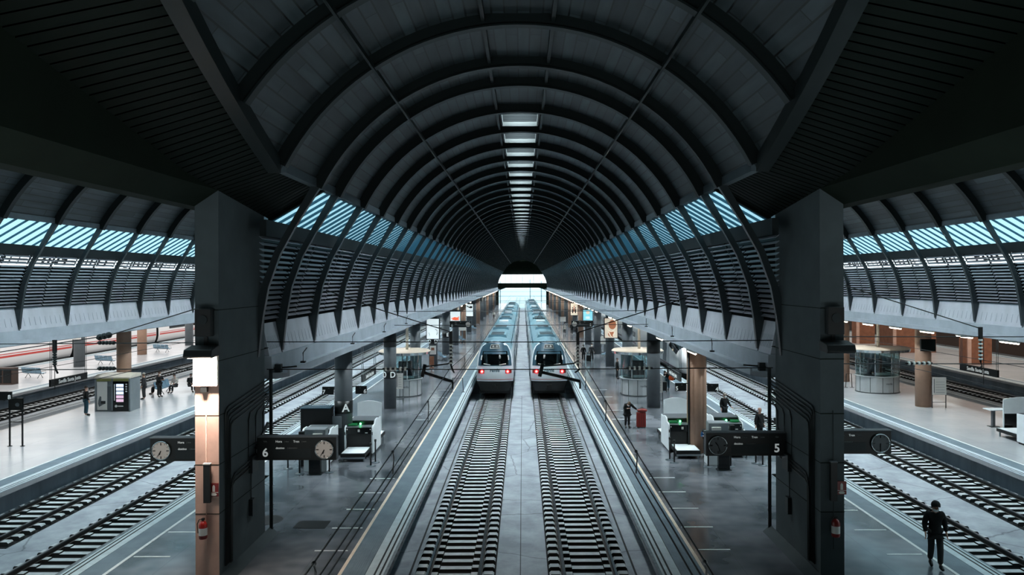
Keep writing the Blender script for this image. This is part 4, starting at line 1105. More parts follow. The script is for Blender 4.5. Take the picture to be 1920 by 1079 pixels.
for s, x, lab in ((-1, -8.68, 'left'), (1, 8.52, 'right')):
    t = thing('intercom_panel', 'long narrow black panel on the front of the %s pillar' % lab, 'wall panel', (x-.05*s, 20.44, 2.95)); part('casing', MB().box(-.09, .09, -.1, 0, 0, 1.05), 'black', t); part('cap', MB().box(-.1, .1, -.11, 0, 1.05, 1.08), 'paper' if s < 0 else 'midgrey', t)
    t = thing('extinguisher_sign', 'red fire extinguisher sign on the %s pillar' % lab, 'sign', (x+.2, 20.47, 3.1))
    part('plate', MB().box(-.13, .13, -.02, 0, 0, .36), 'red', t); part('pictogram', MB().prism([(-.035, .13), (.035, .13), (.035, .27), (.012, .31), (-.012, .31), (-.035, .27)], -.026, -.02), 'paper', t)
    part('pictogram', MB().prism([(-.09, .05), (-.05, .02), (.05, .02), (.09, .05), (.05, .09), (-.05, .09)], -.026, -.02), 'paper', t); part('divider', MB().box(-.13, .13, -.024, -.02, .105, .115), 'paper', t)
    t = thing('fire_extinguisher', 'red fire extinguisher hanging low on the %s pillar' % lab, 'fire extinguisher', (x-.03, 20.3, 2.0))
    part('cylinder', MB().lathe([(0, 0), (.1, .0), (.11, .03), (.11, .38), (.07, .46), (.03, .48), (.03, .52), (0, .52)], n=18), 'red', t)
    part('label', MB().lathe([(.112, .1), (.112, .3)], n=18), 'paper', t); part('valve', MB().box(-.03, .03, -.04, .04, .5, .56), 'black', t)
    part('hose', MB().tube([(0, 0, .54), (-.1, -.02, .52), (-.15, -.02, .4), (-.14, 0, .15)], .013, 6), 'black', t); part('bracket', MB().box(-.04, .04, .08, .14, .2, .3), 'steel_dark', t)
# ------------------------------------------------------------------ trains
SEC = [(1.18, .55), (1.36, .95), (1.42, 1.25), (1.46, 1.5), (1.46, 2.3), (1.42, 3.0), (1.30, 3.55), (1.08, 3.95), (.70, 4.16), (.3, 4.24)]
def ring_pts(sec, kx=1.0, kz=1.0, z0=.55, dz=0.0):
    r = [(-x*kx, z0+(z-z0)*kz+dz) for x, z in sec] + [(x*kx, z0+(z-z0)*kz+dz) for x, z in sec[::-1]]
    return r
def loft(mb, rings, mfun, cap0=False, cap1=False):
    n = len(rings[0][1]); base = len(mb.v); o = base
    for y, pts in rings:
        for k, p in enumerate(pts): mb.v.append((p[0], y(p) if callable(y) else y, p[1]))
    for j in range(len(rings)-1):
        for k in range(n-1):
            a = o+j*n+k; f = (a, a+n, a+n+1, a+1); mb.f.append(f)
            zz = (mb.v[a][2]+mb.v[a+1][2])/2; mb.m.append(mfun(zz, (mb.v[a][0]+mb.v[a+1][0])/2)); mb.sm.append(True)
        mb.f.append((o+j*n+n-1, o+(j+1)*n+n-1, o+(j+1)*n, o+j*n)); mb.m.append(2); mb.sm.append(False)
    if cap0: mb.f.append(tuple(o+k for k in range(n))[::-1]); mb.m.append(2); mb.sm.append(False)
    if cap1: mb.f.append(tuple(o+(len(rings)-1)*n+k for k in range(n))); mb.m.append(2); mb.sm.append(False)
def hw(z):
    for a, b in zip(SEC, SEC[1:]):
        if z <= b[1]: return a[0]+(b[0]-a[0])*max(0, (z-a[1]))/(b[1]-a[1])
    return SEC[-1][0]
def rake(z): return 0.0 if z < 1.7 else (.30*(z-1.7)**1.35)
def facept(u, z, off=0.0):
    w = hw(z) * (.97 if z < 2 else .97-.05*(z-2)/2)
    return (u*w, rake(z) + .32*abs(u)**3 - off, z)
mfun = lambda z, x: 1 if z > 3.45 else (2 if z < 1.1 else 0)
BM = ['train_white', 'train_roof', 'train_dark']
def car_mesh(L, face=False):
    mb = MB(); rings = []
    if face:
        rings.append((lambda p: rake(p[1]) + .32, [(p[0]*(.97 if p[1] < 2 else .97-.05*(p[1]-2)/2), p[1]) for p in ring_pts(SEC)]))
        rings.append((lambda p: rake(p[1])*.6 + 1.6, ring_pts(SEC)))
        rings.append((3.4, ring_pts(SEC)))
    else:
        rings += [(0, ring_pts(SEC, .9, .97)), (.12, ring_pts(SEC))]
    rings += [(L-.12, ring_pts(SEC)), (L, ring_pts(SEC, .9, .97))]
    loft(mb, rings, mfun, not face, True)
    if face: mb.grid(lambda u, v: facept(2*u-1, 1.25+v*(4.24-1.25)), 12, 16, 0)
    return mb.mesh('car_body', BM)
def patch(u0, u1, z0, z1, off): return lambda m: m.grid(lambda u, v: facept(u0+(u1-u0)*u, z0+(z1-z0)*v, off), 10, 6)
def train(cx, y0, ncar, label, panto=False, redr=False):
    t = thing('electric_train', label, 'train', (cx, y0, 0))
    c0 = car_mesh(26, True); c1 = car_mesh(25.6)
    for k in range(ncar):
        yy = 0 if k == 0 else 26.5 + (k-1)*26.1
        L = 26 if k == 0 else 25.6
        c = link('car_body', c0 if k == 0 else c1, t, (0, yy, 0))
        if k < ncar-1: part('gangway', MB().prism([(-.95, .9), (.95, .9), (.95, 3.6), (.6, 3.8), (-.6, 3.8), (-.95, 3.6)], L-.1, L+.7), 'train_dark', c)
        part('underframe', MB().box(-1.22, 1.22, .6 if k == 0 else .2, L-.3, .25, .8), 'train_dark', c)
        for yb in (3.2, L-3.2):
            bg = part('bogie', MB().box(-1.15, 1.15, yb-1.6, yb+1.6, .12, .7), 'black', c)
            for w in (-1.25, 1.25):
                for s in (-1, 1): part('wheel', MB().add(*(lambda q: (q.v, q.f))(MB().tube([(s*.72, yb+w, .43), (s*.86, yb+w, .43)], .43, 16))), 'rail_side', bg)
        for x in (-1.4575, 1.4575): part('window_strip', MB().box(x-.0175, x+.0175, 4.2 if k == 0 else 1.2, L-1.2, 2.25, 2.85), 'glass_black', c)
        for dy in (4.9, L-3.6):
            for x in (-1.4625, 1.4625): part('door', MB().box(x-.0225, x+.0225, dy, dy+1.3, 1.0, 3.1), 'train_teal', c)
        for j, dy in enumerate((6.0, 16.0) if k % 2 == 0 else (9.0, 19.5)):
            h = part('roof_unit', MB().prism([(-.8, 4.15), (.8, 4.15), (.72, 4.4), (-.72, 4.4)], dy, dy+3.6), 'train_roof', c)
            part('grille', MB().box(-.55, .55, dy+.3, dy+1.3, 4.4, 4.42).box(-.55, .55, dy+2.1, dy+3.2, 4.4, 4.42), 'train_dark', h)
        for j in range(1, 9): y_ = (3.3 if k == 0 else .6) + j*2.6
        seam = MB()
        for j in range(9):
            ys = (3.6 if k == 0 else .5) + j*2.75
            if ys < L-.3:
                pr = [(x*1.004, z+.012) for x, z in ring_pts(SEC)[4:-4]]
                seam.add([(p[0], ys, p[1]) for p in pr] + [(p[0], ys+.05, p[1]) for p in pr], [(q, q+1, q+1+len(pr), q+len(pr)) for q in range(len(pr)-1)])
        part('roof_seam', seam, 'train_teal', c)
        for s in (-1, 1): part('roof_rail', MB().tube([(s*1.2, 3.8 if k == 0 else .4, 3.86), (s*1.2, L-.4, 3.86)], .03, 6), 'train_teal', c)
        if k > 0: part('roof_box', MB().box(-.5, .5, 1.0, 2.6, 4.2, 4.42).box(-.35, .35, L-4, L-2.2, 4.2, 4.4), 'white', c)
    f = part('end_window_surround', (lambda m: (patch(-.93, .93, 2.42, 4.14, .02)(m), m)[1])(MB()), 'train_teal', t)
    g = part('windscreen', (lambda m: (patch(-.76, .76, 2.5, 3.5, .045)(m), m)[1])(MB()), 'glass_black', t)
    part('sun_visor', (lambda m: (patch(-.7, .7, 3.3, 3.46, .06)(m), m)[1])(MB()), 'train_teal', g)
    for s in (-1, 1): part('wiper', MB().tube([facept(s*.25, 2.5, .08), facept(s*.62, 2.58, .08)], .03, 5), 'paper', g)
    for s in (-1, 1): part('mirror_light', (lambda m: (patch(s*.78-.03, s*.78+.03, 2.85, 3.2, .05)(m), m)[1])(MB()), 'paper', g)
    q = part('destination_box', (lambda m: (patch(-.33, .33, 3.72, 4.02, .05)(m), m)[1])(MB()), 'black', t)
    part('box_frame', MB().tube([facept(a, b_, .07) for a, b_ in ((-.33, 3.72), (.33, 3.72), (.33, 4.0), (-.33, 4.0), (-.33, 3.72))], .025, 5), 'paper', q)
    for s in (-1, 1):
        p0 = facept(s*.13, 3.86, .05); part('marker_lamp', MB().cyly((p0[0], p0[1]-.03, p0[2]), .08, .03, 14), 'paper', q)
    for s in (-1, 1):
        h = part('lamp_pod', (lambda m: (patch(s*.74-.17, s*.74+.17, 1.86, 2.14, .03)(m), m)[1])(MB()), 'red', t)
        p0 = facept(s*.74, 2.0, .06); part('tail_light', MB().cyly((p0[0]+(-.06*s), p0[1]-.05, p0[2]), .125, .05, 16), 'glow_red', h)
        part('light_core', MB().cyly((p0[0]+(-.06*s), p0[1]-.06, p0[2]), .065, .01, 12), 'glow_redwhite', h)
    text('operator_name', 'renfe', .36, 'train_teal', t, (0, .03, 2.08), (PI/2-.05, 0, 0), bold=True)
    part('red_line', (lambda m: (m.grid(lambda u, v: facept(2*u-1, 1.38+.035*v, .015), 16, 1), m)[1])(MB()), 'stripe_red', t)
    False and part('white_bumper', (lambda m: (m.grid(lambda u, v: facept(2*u-1, 1.24+.11*v, .014), 16, 1), m)[1])(MB()), 'white', t)
    part('skirt', (lambda m: (m.grid(lambda u, v: (facept(2*u-1, .55+.66*v, .01)[0]*.95, facept(2*u-1, .6, .015)[1]+.05*(1-v), .5+.7*v), 16, 3), m)[1])(MB()), 'train_dark', t)
    part('coupler', MB().box(-.2, .2, -.35, .5, .75, 1.0).box(-.06, .1, -.38, -.3, .9, 1.05), 'black', t)
    if panto:
        p = part('pantograph', MB().box(-.6, .6, 30, 32, 4.45, 4.52), 'steel_dark', t)
        part('arm', MB().tube([(-.3, 30.2, 4.5), (0, 32.4, 5.0), (0, 30.6, 5.4)], .04, 6).tube([(.3, 30.2, 4.5), (0, 32.4, 5.0)], .04, 6), 'steel_dark', p)
        part('collector_head', MB().tube([(-.95, 30.5, 5.3), (-.7, 30.5, 5.42), (.7, 30.5, 5.42), (.95, 30.5, 5.3)], .035, 6), 'steel_dark', p)
    return t
train(-2.16, 57.2, 4, 'left of the two grey white trains, rear end with red lights')
train(2.02, 57.2, 5, 'right of the two grey white trains, rear end with red lights and a pantograph', panto=True)

def nose_train(cx, y0, label):
    t = thing('high_speed_train', label, 'train', (cx, y0, 0))
    S = [(1.0, .45), (1.35, .7), (1.48, 1.2), (1.48, 2.2), (1.40, 2.9), (1.15, 3.5), (.75, 3.85), (.3, 3.95)]
    mb = MB(); rings = []
    for y, kx, kz in ((0, .12, .12), (.15, .34, .24), (.6, .58, .36), (1.4, .76, .48), (2.6, .88, .62), (4.0, .95, .78), (5.6, .99, .92), (7.5, 1, 1), (25, 1, 1)):
        rings.append((y, ring_pts(S, kx, kz, .45, .35*(1-kz))))
    loft(mb, rings, lambda z, x: 0, True, True)
    c = part('power_car', mb, ['hs_white', 'train_roof', 'train_dark'], t)
    def prof(y):
        for a, b in zip(((0, .12, .12), (.15, .34, .24), (.6, .58, .36), (1.4, .76, .48), (2.6, .88, .62), (4.0, .95, .78), (5.6, .99, .92), (7.5, 1, 1)), ((.15, .34, .24), (.6, .58, .36), (1.4, .76, .48), (2.6, .88, .62), (4.0, .95, .78), (5.6, .99, .92), (7.5, 1, 1), (99, 1, 1))):
            if y <= b[0]:
                f = (y-a[0])/(b[0]-a[0]); return a[1]+(b[1]-a[1])*f, a[2]+(b[2]-a[2])*f
        return 1, 1
    def on(y, k, off=.02):           # point on the skin, k indexes SEC profile fractionally
        kx, kz = prof(y); i = min(int(k), len(S)-2); f = k-i
        x = S[i][0]+(S[i+1][0]-S[i][0])*f; z = S[i][1]+(S[i+1][1]-S[i][1])*f
        return x*kx, .45+(z-.45)*kz+.35*(1-kz), off
    ws = MB()
    n = 14
    def wf(u, v):
        k = 4.0 + 3*(1-abs(2*u-1)); sgn = -1 if u < .5 else 1
        y = 2.9 + 2.9*v; x, z, o = on(y, k); return (sgn*(x+.01) if k < 7 else 0, y, z+.03)
    ws.grid(wf, n, 6)
    part('windscreen', ws, 'glass_black', t)
    for s in (-1, 1):
        st = MB()
        st.grid(lambda u, v: (s*(on(1.2+u*23, 1.55+.4*v)[0]+.012), 1.2+u*23, on(1.2+u*23, 1.55+.4*v)[1]), 24, 1)
        part('purple_stripe', st, 'stripe_purple', t)
        sw = MB(); sw.box(min(s*1.44, s*1.49), max(s*1.44, s*1.49), 6.5, 8.2, 1.2, 3.0); part('cab_door', sw, 'midgrey', t)
    part('underside', MB().box(-1.2, 1.2, 2.5, 25, .0, .5), 'train_dark', t)
    for k in range(1, 7):
        cm = MB(); loft(cm, [(0, ring_pts(S, .95, .98)), (.1, ring_pts(S)), (13.0, ring_pts(S)), (13.1, ring_pts(S, .95, .98))], lambda z, x: 0, True, True)
        c = part('passenger_car', cm, ['hs_white', 'train_roof', 'train_dark'], t, (0, 25.5+(k-1)*13.5, 0))
        for x in (-1.475, 1.475): part('window_strip', MB().box(x-.025, x+.025, .8, 12.3, 2.0, 2.6), 'glass_black', c); part('purple_stripe', MB().box(x-.02, x+.02, .1, 13, 1.15, 1.4), 'stripe_purple', c)
        part('underframe', MB().box(-1.1, 1.1, .2, 12.8, .12, .5), 'train_dark', c)
nose_train(15.2, 65.0, 'white pointed high speed train behind the right booth')
t = thing('commuter_train', 'long white train with red stripes along the far left edge', 'train', (-52.5, 66, 0))
for k in range(7):
    mb = MB(); loft(mb, [(0, ring_pts(SEC, .93, .97)), (.15, ring_pts(SEC)), (18.6, ring_pts(SEC)), (18.75, ring_pts(SEC, .93, .97))], lambda z, x: 0, True, True)
    c = part('car_body', mb, ['hs_white', 'train_roof', 'train_dark'], t, (0, k*19.4, 0))
    part('red_stripe', MB().box(1.44, 1.475, .2, 18.5, 1.5, 1.7).box(1.44, 1.475, .2, 18.5, 1.82, 1.9), 'stripe_red', c)
    part('underframe', MB().box(-1.2, 1.2, .3, 18.4, .12, .6), 'train_dark', c)
    if k in (2, 5): part('window_strip', MB().box(1.43, 1.48, 3, 15.5, 2.2, 2.9), 'glass_black', c)

# ------------------------------------------------------------------ overhead line
def insul(parent, a, b, n=6, r=.065, m='insulator'):
    a = Vector(a); b = Vector(b); part('rod', MB().tube([a, b], .035, 6), 'black', parent)
    for k in range(n):
        c = a + (b-a)*((k+.7)/(n+.4)); d = (b-a).normalized()*.03
        part('disc', MB().tube([c-d, c+d], r, 12), m, parent)
def span(xa, xb, y, wires, label, tracks, near):
    t = thing('cross_span', label, 'overhead cable', (0, y, 0))
    for z in wires: part('cable', MB().tube([(xa, 0, z), ((xa+xb)/2, 0, z-.03), (xb, 0, z)], .016 if near else .02, 5), 'black', t)
    return t
WY = [24.2, 48.0, 72.0, 96.0, 132.0]
for i, y in enumerate(WY):
    w = ['nearest', 'second', 'third', 'fourth', 'fifth'][i]
    span(-8.3, 8.1, y, (7.03, 6.14), 'thin cross cables over the central tracks, %s from the camera' % w, (-2.2, 1.8), i == 0)
span(-25.4, -9.0, 24.4, (7.0, 6.15), 'thin cross cables over the left pair of tracks', (), True)
span(8.9, 25.2, 24.8, (7.1, 6.2), 'thin cross cables over the right pair of tracks', (), True)
def hanger(x, y, ztop, label, s, m='insulator'):
    t = thing('insulator_string', label, 'insulator', (x, y, 0))
    insul(t, (0, 0, ztop-.35), (0, 0, 6.25), 6, .065, m); part('clamp', MB().box(-.05, .05, -.05, .05, ztop-.4, ztop), 'black', t); part('lower_hook', MB().tube([(0, 0, 6.25), (.05, 0, 6.1), (-s*.1, 0, 6.0)], .03, 6), 'black', t)
hanger(-2.33, 24.2, 7.35, 'hanging insulator string left of the left train', -1); hanger(1.78, 24.2, 7.3, 'hanging insulator string right of the right train', 1)
hanger(15.2, 24.8, 7.4, 'hanging insulator string with white discs over the far right tracks', 1); hanger(-15.3, 24.4, 7.1, 'hanging insulator string over the left pair of tracks', -1, 'conduit')
def harm(x0, x1, y, z, label, m='insulator'):
    t = thing('cross_span_insulator', label, 'insulator', (x0, y, z)); insul(t, (0, 0, 0), (x1-x0, 0, 0), 5, .065, m)
harm(-4.55, -3.7, 24.2, 6.14, 'row of white discs on the cross cable left of the left train'); harm(3.35, 4.2, 24.2, 6.14, 'row of white discs on the cross cable right of the right train')
harm(12.7, 13.6, 24.8, 6.2, 'row of white discs on the cross cable in front of the far right tan column')
harm(-13.9, -13.3, 24.4, 6.16, 'dark insulators on the cross cable above the left vending kiosk', 'conduit')
harm(-13.9, -13.3, 24.4, 7.0, 'dark insulators on the upper cross cable above the left vending kiosk', 'conduit')
def reg_arm(x0, x1, y, z, label):
    t = thing('steady_arm', label, 'overhead line arm', (x0, y, z)); d = x1-x0
    part('main_tube', MB().tube([(0, 0, -.05), (d, 0, -.36)], .05, 8), 'black', t); part('upper_rod', MB().tube([(0, 0, .12), (d*.85, 0, .22), (d*.95, 0, .32)], .025, 6), 'black', t)
    part('joint', MB().tube([(-.02*(1 if d > 0 else -1), 0, -.2), (.08*(1 if d > 0 else -1), 0, .2)], .06, 8), 'black', t); part('drop_bracket', MB().tube([(d, 0, -.36), (d, 0, -.6)], .03, 6), 'black', t)
reg_arm(-3.25, -2.28, 24.2, 6.08, 'black steady arm beside the left train'); reg_arm(.56, 1.85, 24.2, 6.08, 'black steady arm in front of the right train')
def diag(pts, label):
    t = thing('stay_cable', label, 'overhead cable', pts[0]); o = Vector(pts[0]); part('cable', MB().tube([Vector(p)-o for p in pts], .018, 5), 'black', t); return t
diag([(-2.33, 24.2, 7.33), (-4.6, 24.2, 8.05), (-6.4, 24.3, 8.7)], 'slanting stay cable left of the central tracks'); diag([(1.78, 24.2, 7.3), (4.5, 24.2, 8.15), (7.0, 24.3, 9.0)], 'slanting stay cable right of the central tracks')
c = diag([(-9.05, 21.3, 8.3), (-13.2, 23.8, 7.28), (-20, 27, 6.3)], 'slanting stay cable with insulator at the upper left'); insul(c, (-4.0, 2.4, -.98), (-4.7, 2.8, -1.12), 3, .1, 'conduit')
diag([(15.2, 24.8, 7.35), (11.6, 24, 8.4), (9.7, 23.5, 8.95)], 'slanting stay cable at the upper right')
def wire(x, pts, label, dbl=.0):
    t = thing('contact_wire', label, 'overhead wire', (x, pts[0][0], 0)); y0 = pts[0][0]
    if abs(x) > 10: part('dropper', MB().tube([(0, (24.4 if x < 0 else 24.8)-y0, 5.48), (0, (24.4 if x < 0 else 24.8)-y0, 7.02)], .012, 5), 'black', t)
    for dx in ((-dbl, dbl) if dbl else (0,)): part('wire', MB().tube([(dx, p[0]-y0, p[1]) for p in pts], .012, 5), 'black', t)
    return t
for x, s in ((-2.36, 'left'), (2.04, 'right')):
    wire(x, [(2, 5.5), (24.2, 5.55), (48, 5.5), (150, 5.5)], 'pair of contact wires over the %s central track' % s, .05)
    t = wire(x, [(2, 6.1), (8, 5.82), (13.5, 5.9), (24.2, 6.15), (30, 5.95), (36, 5.85), (42, 5.95), (48, 6.15), (60, 5.9), (72, 6.1), (96, 6.0), (150, 6.1)], 'sagging carrier wire with droppers over the %s central track' % s)
    for yy, z in ((8.4, 5.82), (13.5, 5.9), (18.5, 6.0), (30, 5.95), (36, 5.85), (42, 5.95)): part('dropper', MB().tube([(0, yy-2, z), (.02, yy-2, z-.1), (0, yy-2, 5.5)], .014, 5).sphere((0, yy-2, z), .03, 6), 'black', t)
for x, s in ((-15.3, 'nearest left side'), (-19.4, 'second left side'), (15.3, 'nearest right side'), (19.8, 'second right side')):
    wire(x, [(22, 5.5), (150, 5.5)], 'contact wire over the %s track' % s)
for s, x0 in ((-1, -8.35), (1, 8.16)):      # tie rods hooked on the beam side near the pillars
    t = thing('cable_bracket', 'steel bracket with cables beside the %s pillar' % ('left' if s < 0 else 'right'), 'bracket', (x0, 24.75, 6.1))
    part('pulley_block', MB().box(-.1-s*.25, .1-s*.25, -.1, .1, -.2, .15), 'steel_dark', t); part('rod', MB().tube([(0, 0, 0), (-s*.8, .2, .05)], .03, 6), 'black', t)
# small lamps and gear standing on the gutter beams
for k, (x, y) in enumerate(((-7.8, 26.5), (-7.8, 34.2), (-7.8, 42), (-7.8, 50), (7.6, 30), (7.6, 38), (7.6, 46))):
    t = thing('gutter_fitting', ('small black fitting on the gutter beam %s, number %s from the pillar' % ('left' if x < 0 else 'right', ['one', 'two', 'three', 'four'][k % 4])), 'fitting', (x, y, 6.1)); part('stem', MB().tube([(0, 0, 0), (0, 0, .35), (.05, .3, .5)], .02, 5), 'black', t); part('foot', MB().box(-.08, .08, -.08, .08, 0, .06), 'black', t)

# ------------------------------------------------------------------ people
BASE = dict(pel=(0, 0, .95), wai=(0, .0, 1.10), che=(0, -.01, 1.30), nek=(0, 0, 1.47), hd0=(0, -.015, 1.565), hd1=(0, -.02, 1.665), hd2=(0, -.01, 1.715),
            lsh=(.175, 0, 1.41), lel=(.235, .03, 1.14), lwr=(.25, -.05, .90), rsh=(-.175, 0, 1.41), rel=(-.235, .03, 1.14), rwr=(-.25, -.05, .90),
            lhi=(.09, 0, .91), lkn=(.10, -.02, .50), lan=(.10, .02, .09), lto=(.11, -.14, .035), rhi=(-.09, 0, .91), rkn=(-.10, -.02, .50), ran=(-.10, .02, .09), rto=(-.11, -.14, .035))
def skin(nodes, edges, sub=2):
    names = list(nodes); idx = {n: i for i, n in enumerate(names)}
    me = bpy.data.meshes.new('sk'); me.from_pydata([nodes[n][0] for n in names], [(idx[a], idx[b]) for a, b in edges], [])
    o = bpy.data.objects.new('sk', me); COL.objects.link(o)
    md = o.modifiers.new('s', 'SKIN'); md.use_smooth_shade = True; md.branch_smoothing = .3
    for i, n in enumerate(names):
        v = me.skin_vertices[0].data[i]; r = nodes[n][1]; v.radius = (r, r) if not isinstance(r, tuple) else r; v.use_root = (i == 0)
    o.modifiers.new('u', 'SUBSURF').levels = sub
    bpy.context.view_layer.update()
    m2 = bpy.data.meshes.new_from_object(o.evaluated_get(bpy.context.evaluated_depsgraph_get()))
    bpy.data.objects.remove(o)
    return m2
def smesh(nodes, edges, mname, sub=2):
    m = skin(nodes, edges, sub); m.materials.clear(); m.materials.append(M[mname]); return m
def person(label, x, y, rz, h=1.75, J=None, top='jacket_black', legs='trousers_dark', coat=0.0, hair='hair_dark', long_hair=False, hood=False, hat=False, mask=True, z=PZ, group=None, sub=2, cw=1.0):
    P = dict(BASE); P.update(J or {}); k = h/1.75
    P = {n: Vector(v)*k for n, v in P.items()}
    t = thing('person', label, 'person', (x, y, z), rz, group)
    R = dict(pel=.125, wai=.115, che=.13, nek=.052, hd0=.072, hd1=.088, hd2=.06, lsh=.06, lel=.043, lwr=.028, lhi=.085, lkn=.055, lan=.038, lto=.032)
    def r(n): return R.get(n, R.get('l'+n[1:], .05))*k
    nd = {n: (P[n], r(n)) for n in ['pel', 'wai', 'che', 'nek', 'hd0', 'hd1', 'hd2']}
    ed = [('pel', 'wai'), ('wai', 'che'), ('che', 'nek'), ('nek', 'hd0'), ('hd0', 'hd1'), ('hd1', 'hd2')]
    for s in 'lr':
        for n in ('sh', 'el', 'wr', 'hi', 'kn', 'an', 'to'): nd[s+n] = (P[s+n], r(s+n))
        ed += [('che', s+'sh'), (s+'sh', s+'el'), (s+'el', s+'wr'), ('pel', s+'hi'), (s+'hi', s+'kn'), (s+'kn', s+'an'), (s+'an', s+'to')]
        d = (P[s+'wr']-P[s+'el']).normalized(); sg = 1 if s == 'l' else -1
        fwd = Vector((0, -1, 0)); fwd = (fwd - d*fwd.dot(d)); fwd = fwd.normalized() if fwd.length > .1 else Vector((1, 0, 0))
        nrm = d.cross(fwd)*(-sg)
        pm = P[s+'wr'] + d*.055*k; nd[s+'pm'] = (pm, (.02*k, .034*k)); ed.append((s+'wr', s+'pm'))
        for q, (off, L) in enumerate(((-.028, .075), (-.01, .085), (.01, .08), (.027, .062))):
            b = pm + d*.035*k + fwd*off*-1*k; c1 = b + d*L*.5*k + nrm*.006*k; c2 = b + d*L*.9*k + nrm*.028*k
            nd['%sf%da' % (s, q)] = (b, .0095*k); nd['%sf%db' % (s, q)] = (c1, .0085*k); nd['%sf%dc' % (s, q)] = (c2, .0075*k)
            ed += [(s+'pm', '%sf%da' % (s, q)), ('%sf%da' % (s, q), '%sf%db' % (s, q)), ('%sf%db' % (s, q), '%sf%dc' % (s, q))]
        b = P[s+'wr'] + d*.04*k + fwd*.035*k; nd[s+'ta'] = (b, .011*k); nd[s+'tb'] = (b + d*.03*k + fwd*.022*k, .010*k); nd[s+'tc'] = (b+d*.055*k+fwd*.026*k+nrm*.012*k, .008*k)
        ed += [(s+'wr', s+'ta'), (s+'ta', s+'tb'), (s+'tb', s+'tc')]
    link('body', smesh(nd, ed, 'skin', sub), t)
    # jacket
    jn = {}; je = []
    low = P['pel'] - Vector((0, 0, .04*k)); kn_mid = (P['lkn']+P['rkn'])/2
    if coat > 0:
        hem = P['pel'].lerp(Vector((kn_mid.x, kn_mid.y, kn_mid.z)), coat); jn['hem'] = (hem, .2*k*cw); jn['mid'] = (P['pel'].lerp(hem, .5), .185*k*cw); je += [('hem', 'mid'), ('mid', 'low')]
    jn['low'] = (low, .17*k*cw); jn['wai'] = (P['wai'], .158*k*cw); jn['che'] = (P['che'], .175*k); jn['col'] = (P['nek'] - Vector((0, 0, .03*k)), .085*k)
    je += [('low', 'wai'), ('wai', 'che'), ('che', 'col')]
    for s in 'lr':
        jn[s+'sh'] = (P[s+'sh'], .095*k); jn[s+'el'] = (P[s+'el'], .072*k); jn[s+'wr'] = (P[s+'wr'] - (P[s+'wr']-P[s+'el'])*.08, .046*k)
        je += [('che', s+'sh'), (s+'sh', s+'el'), (s+'el', s+'wr')]
    if coat > 0: jn = dict([('low', jn.pop('low'))] + list(jn.items()))
    link('coat' if coat else 'jacket', smesh(jn, je, top, sub), t)
    tn = {'pel': (P['pel'], .135*k)}; te = []
    for s in 'lr':
        tn[s+'hi'] = (P[s+'hi'], .1*k); tn[s+'kn'] = (P[s+'kn'], .084*k); tn[s+'an'] = (P[s+'an'] + Vector((0, 0, .02*k)), .07*k); te += [('pel', s+'hi'), (s+'hi', s+'kn'), (s+'kn', s+'an')]
    link('trousers', smesh(tn, te, legs, sub), t)
    for s in 'lr':
        a = P[s+'an']; b = P[s+'to']; dd = (b-a)
        sn = {'a': (a+Vector((0, 0, -.01))*k, .06*k), 'b': (a.lerp(b, .5), .056*k), 'c': (b+Vector((0,0,.01)), .05*k), 'd': (b+dd.normalized()*.06*k+Vector((0,0,.01)), .036*k)}
        link('shoe', smesh(sn, [('a', 'b'), ('b', 'c'), ('c', 'd')], 'shoe', 1), t)
    H = (P['hd0']+P['hd1'])/2; up = (P['hd1']-P['hd0']).normalized(); fr = Vector((0, -1, 0)); fr = (fr-up*fr.dot(up)).normalized(); sd = up.cross(fr)
    def W(a, b, c): return H + sd*a*k + fr*b*k + up*c*k
    q = MB(); m_ = 12
    for i in range(m_+1):
        pass
    hm = MB()
    def hairp(u, v):
        th = u*2*PI; ph = v*PI*(.52 if not long_hair else .62); rr = .108
        front = max(0, math.cos(th)); ph *= (1-.38*front)
        return tuple(W(rr*math.sin(ph)*math.sin(th)*.92, rr*math.sin(ph)*math.cos(th)*1.05-.012, .05+rr*math.cos(ph)*1.02))
    hm.grid(hairp, 16, 7)
    if long_hair: hm.tube([W(0, -.08, .0), W(0, -.09, -.1), W(0, -.08, -.2)], [.075*k, .08*k, .05*k], 8)
    part('hair', hm, hair, t)
    if hood or hat:
        hd = MB()
        def hoodp(u, v):
            th = u*2*PI; front = max(0, math.cos(th)); ph = v*PI*(.72 if hood else .45)*(1-(.48 if hood else .1)*front); rr = .119 if hood else .118
            return tuple(W(rr*math.sin(ph)*math.sin(th)*.95, rr*math.sin(ph)*math.cos(th)*1.05-.01, .045+rr*math.cos(ph)))
        hd.grid(hoodp, 16, 8); part('hood' if hood else 'hat', hd, top if hood else 'hair_light', t)
    for s in (-1, 1):
        part('eye', MB().sphere(W(s*.032, .083, .035), .011*k, 6), 'hair_dark', t)
        if not hood: part('ear', MB().sphere(W(s*.087, .0, .01), .024*k, 6, sx=.5), 'skin', t)
    part('nose', MB().tube([W(0, .084, .03), W(0, .108, .0), W(0, .088, -.01)], .013*k, 6), 'skin', t)
    if mask:
        mk = MB(); mk.grid(lambda u, v: tuple(W(.078*math.sin((u-.5)*2.4), .02+.093*math.cos((u-.5)*2.1), -.085+.085*v)), 8, 4); part('face_mask', mk, 'mask', t)
    else: part('mouth', MB().tube([W(-.025, .082, -.04), W(0, .088, -.042), W(.025, .082, -.04)], .006*k, 5), 'stripe_red', t)
    return t
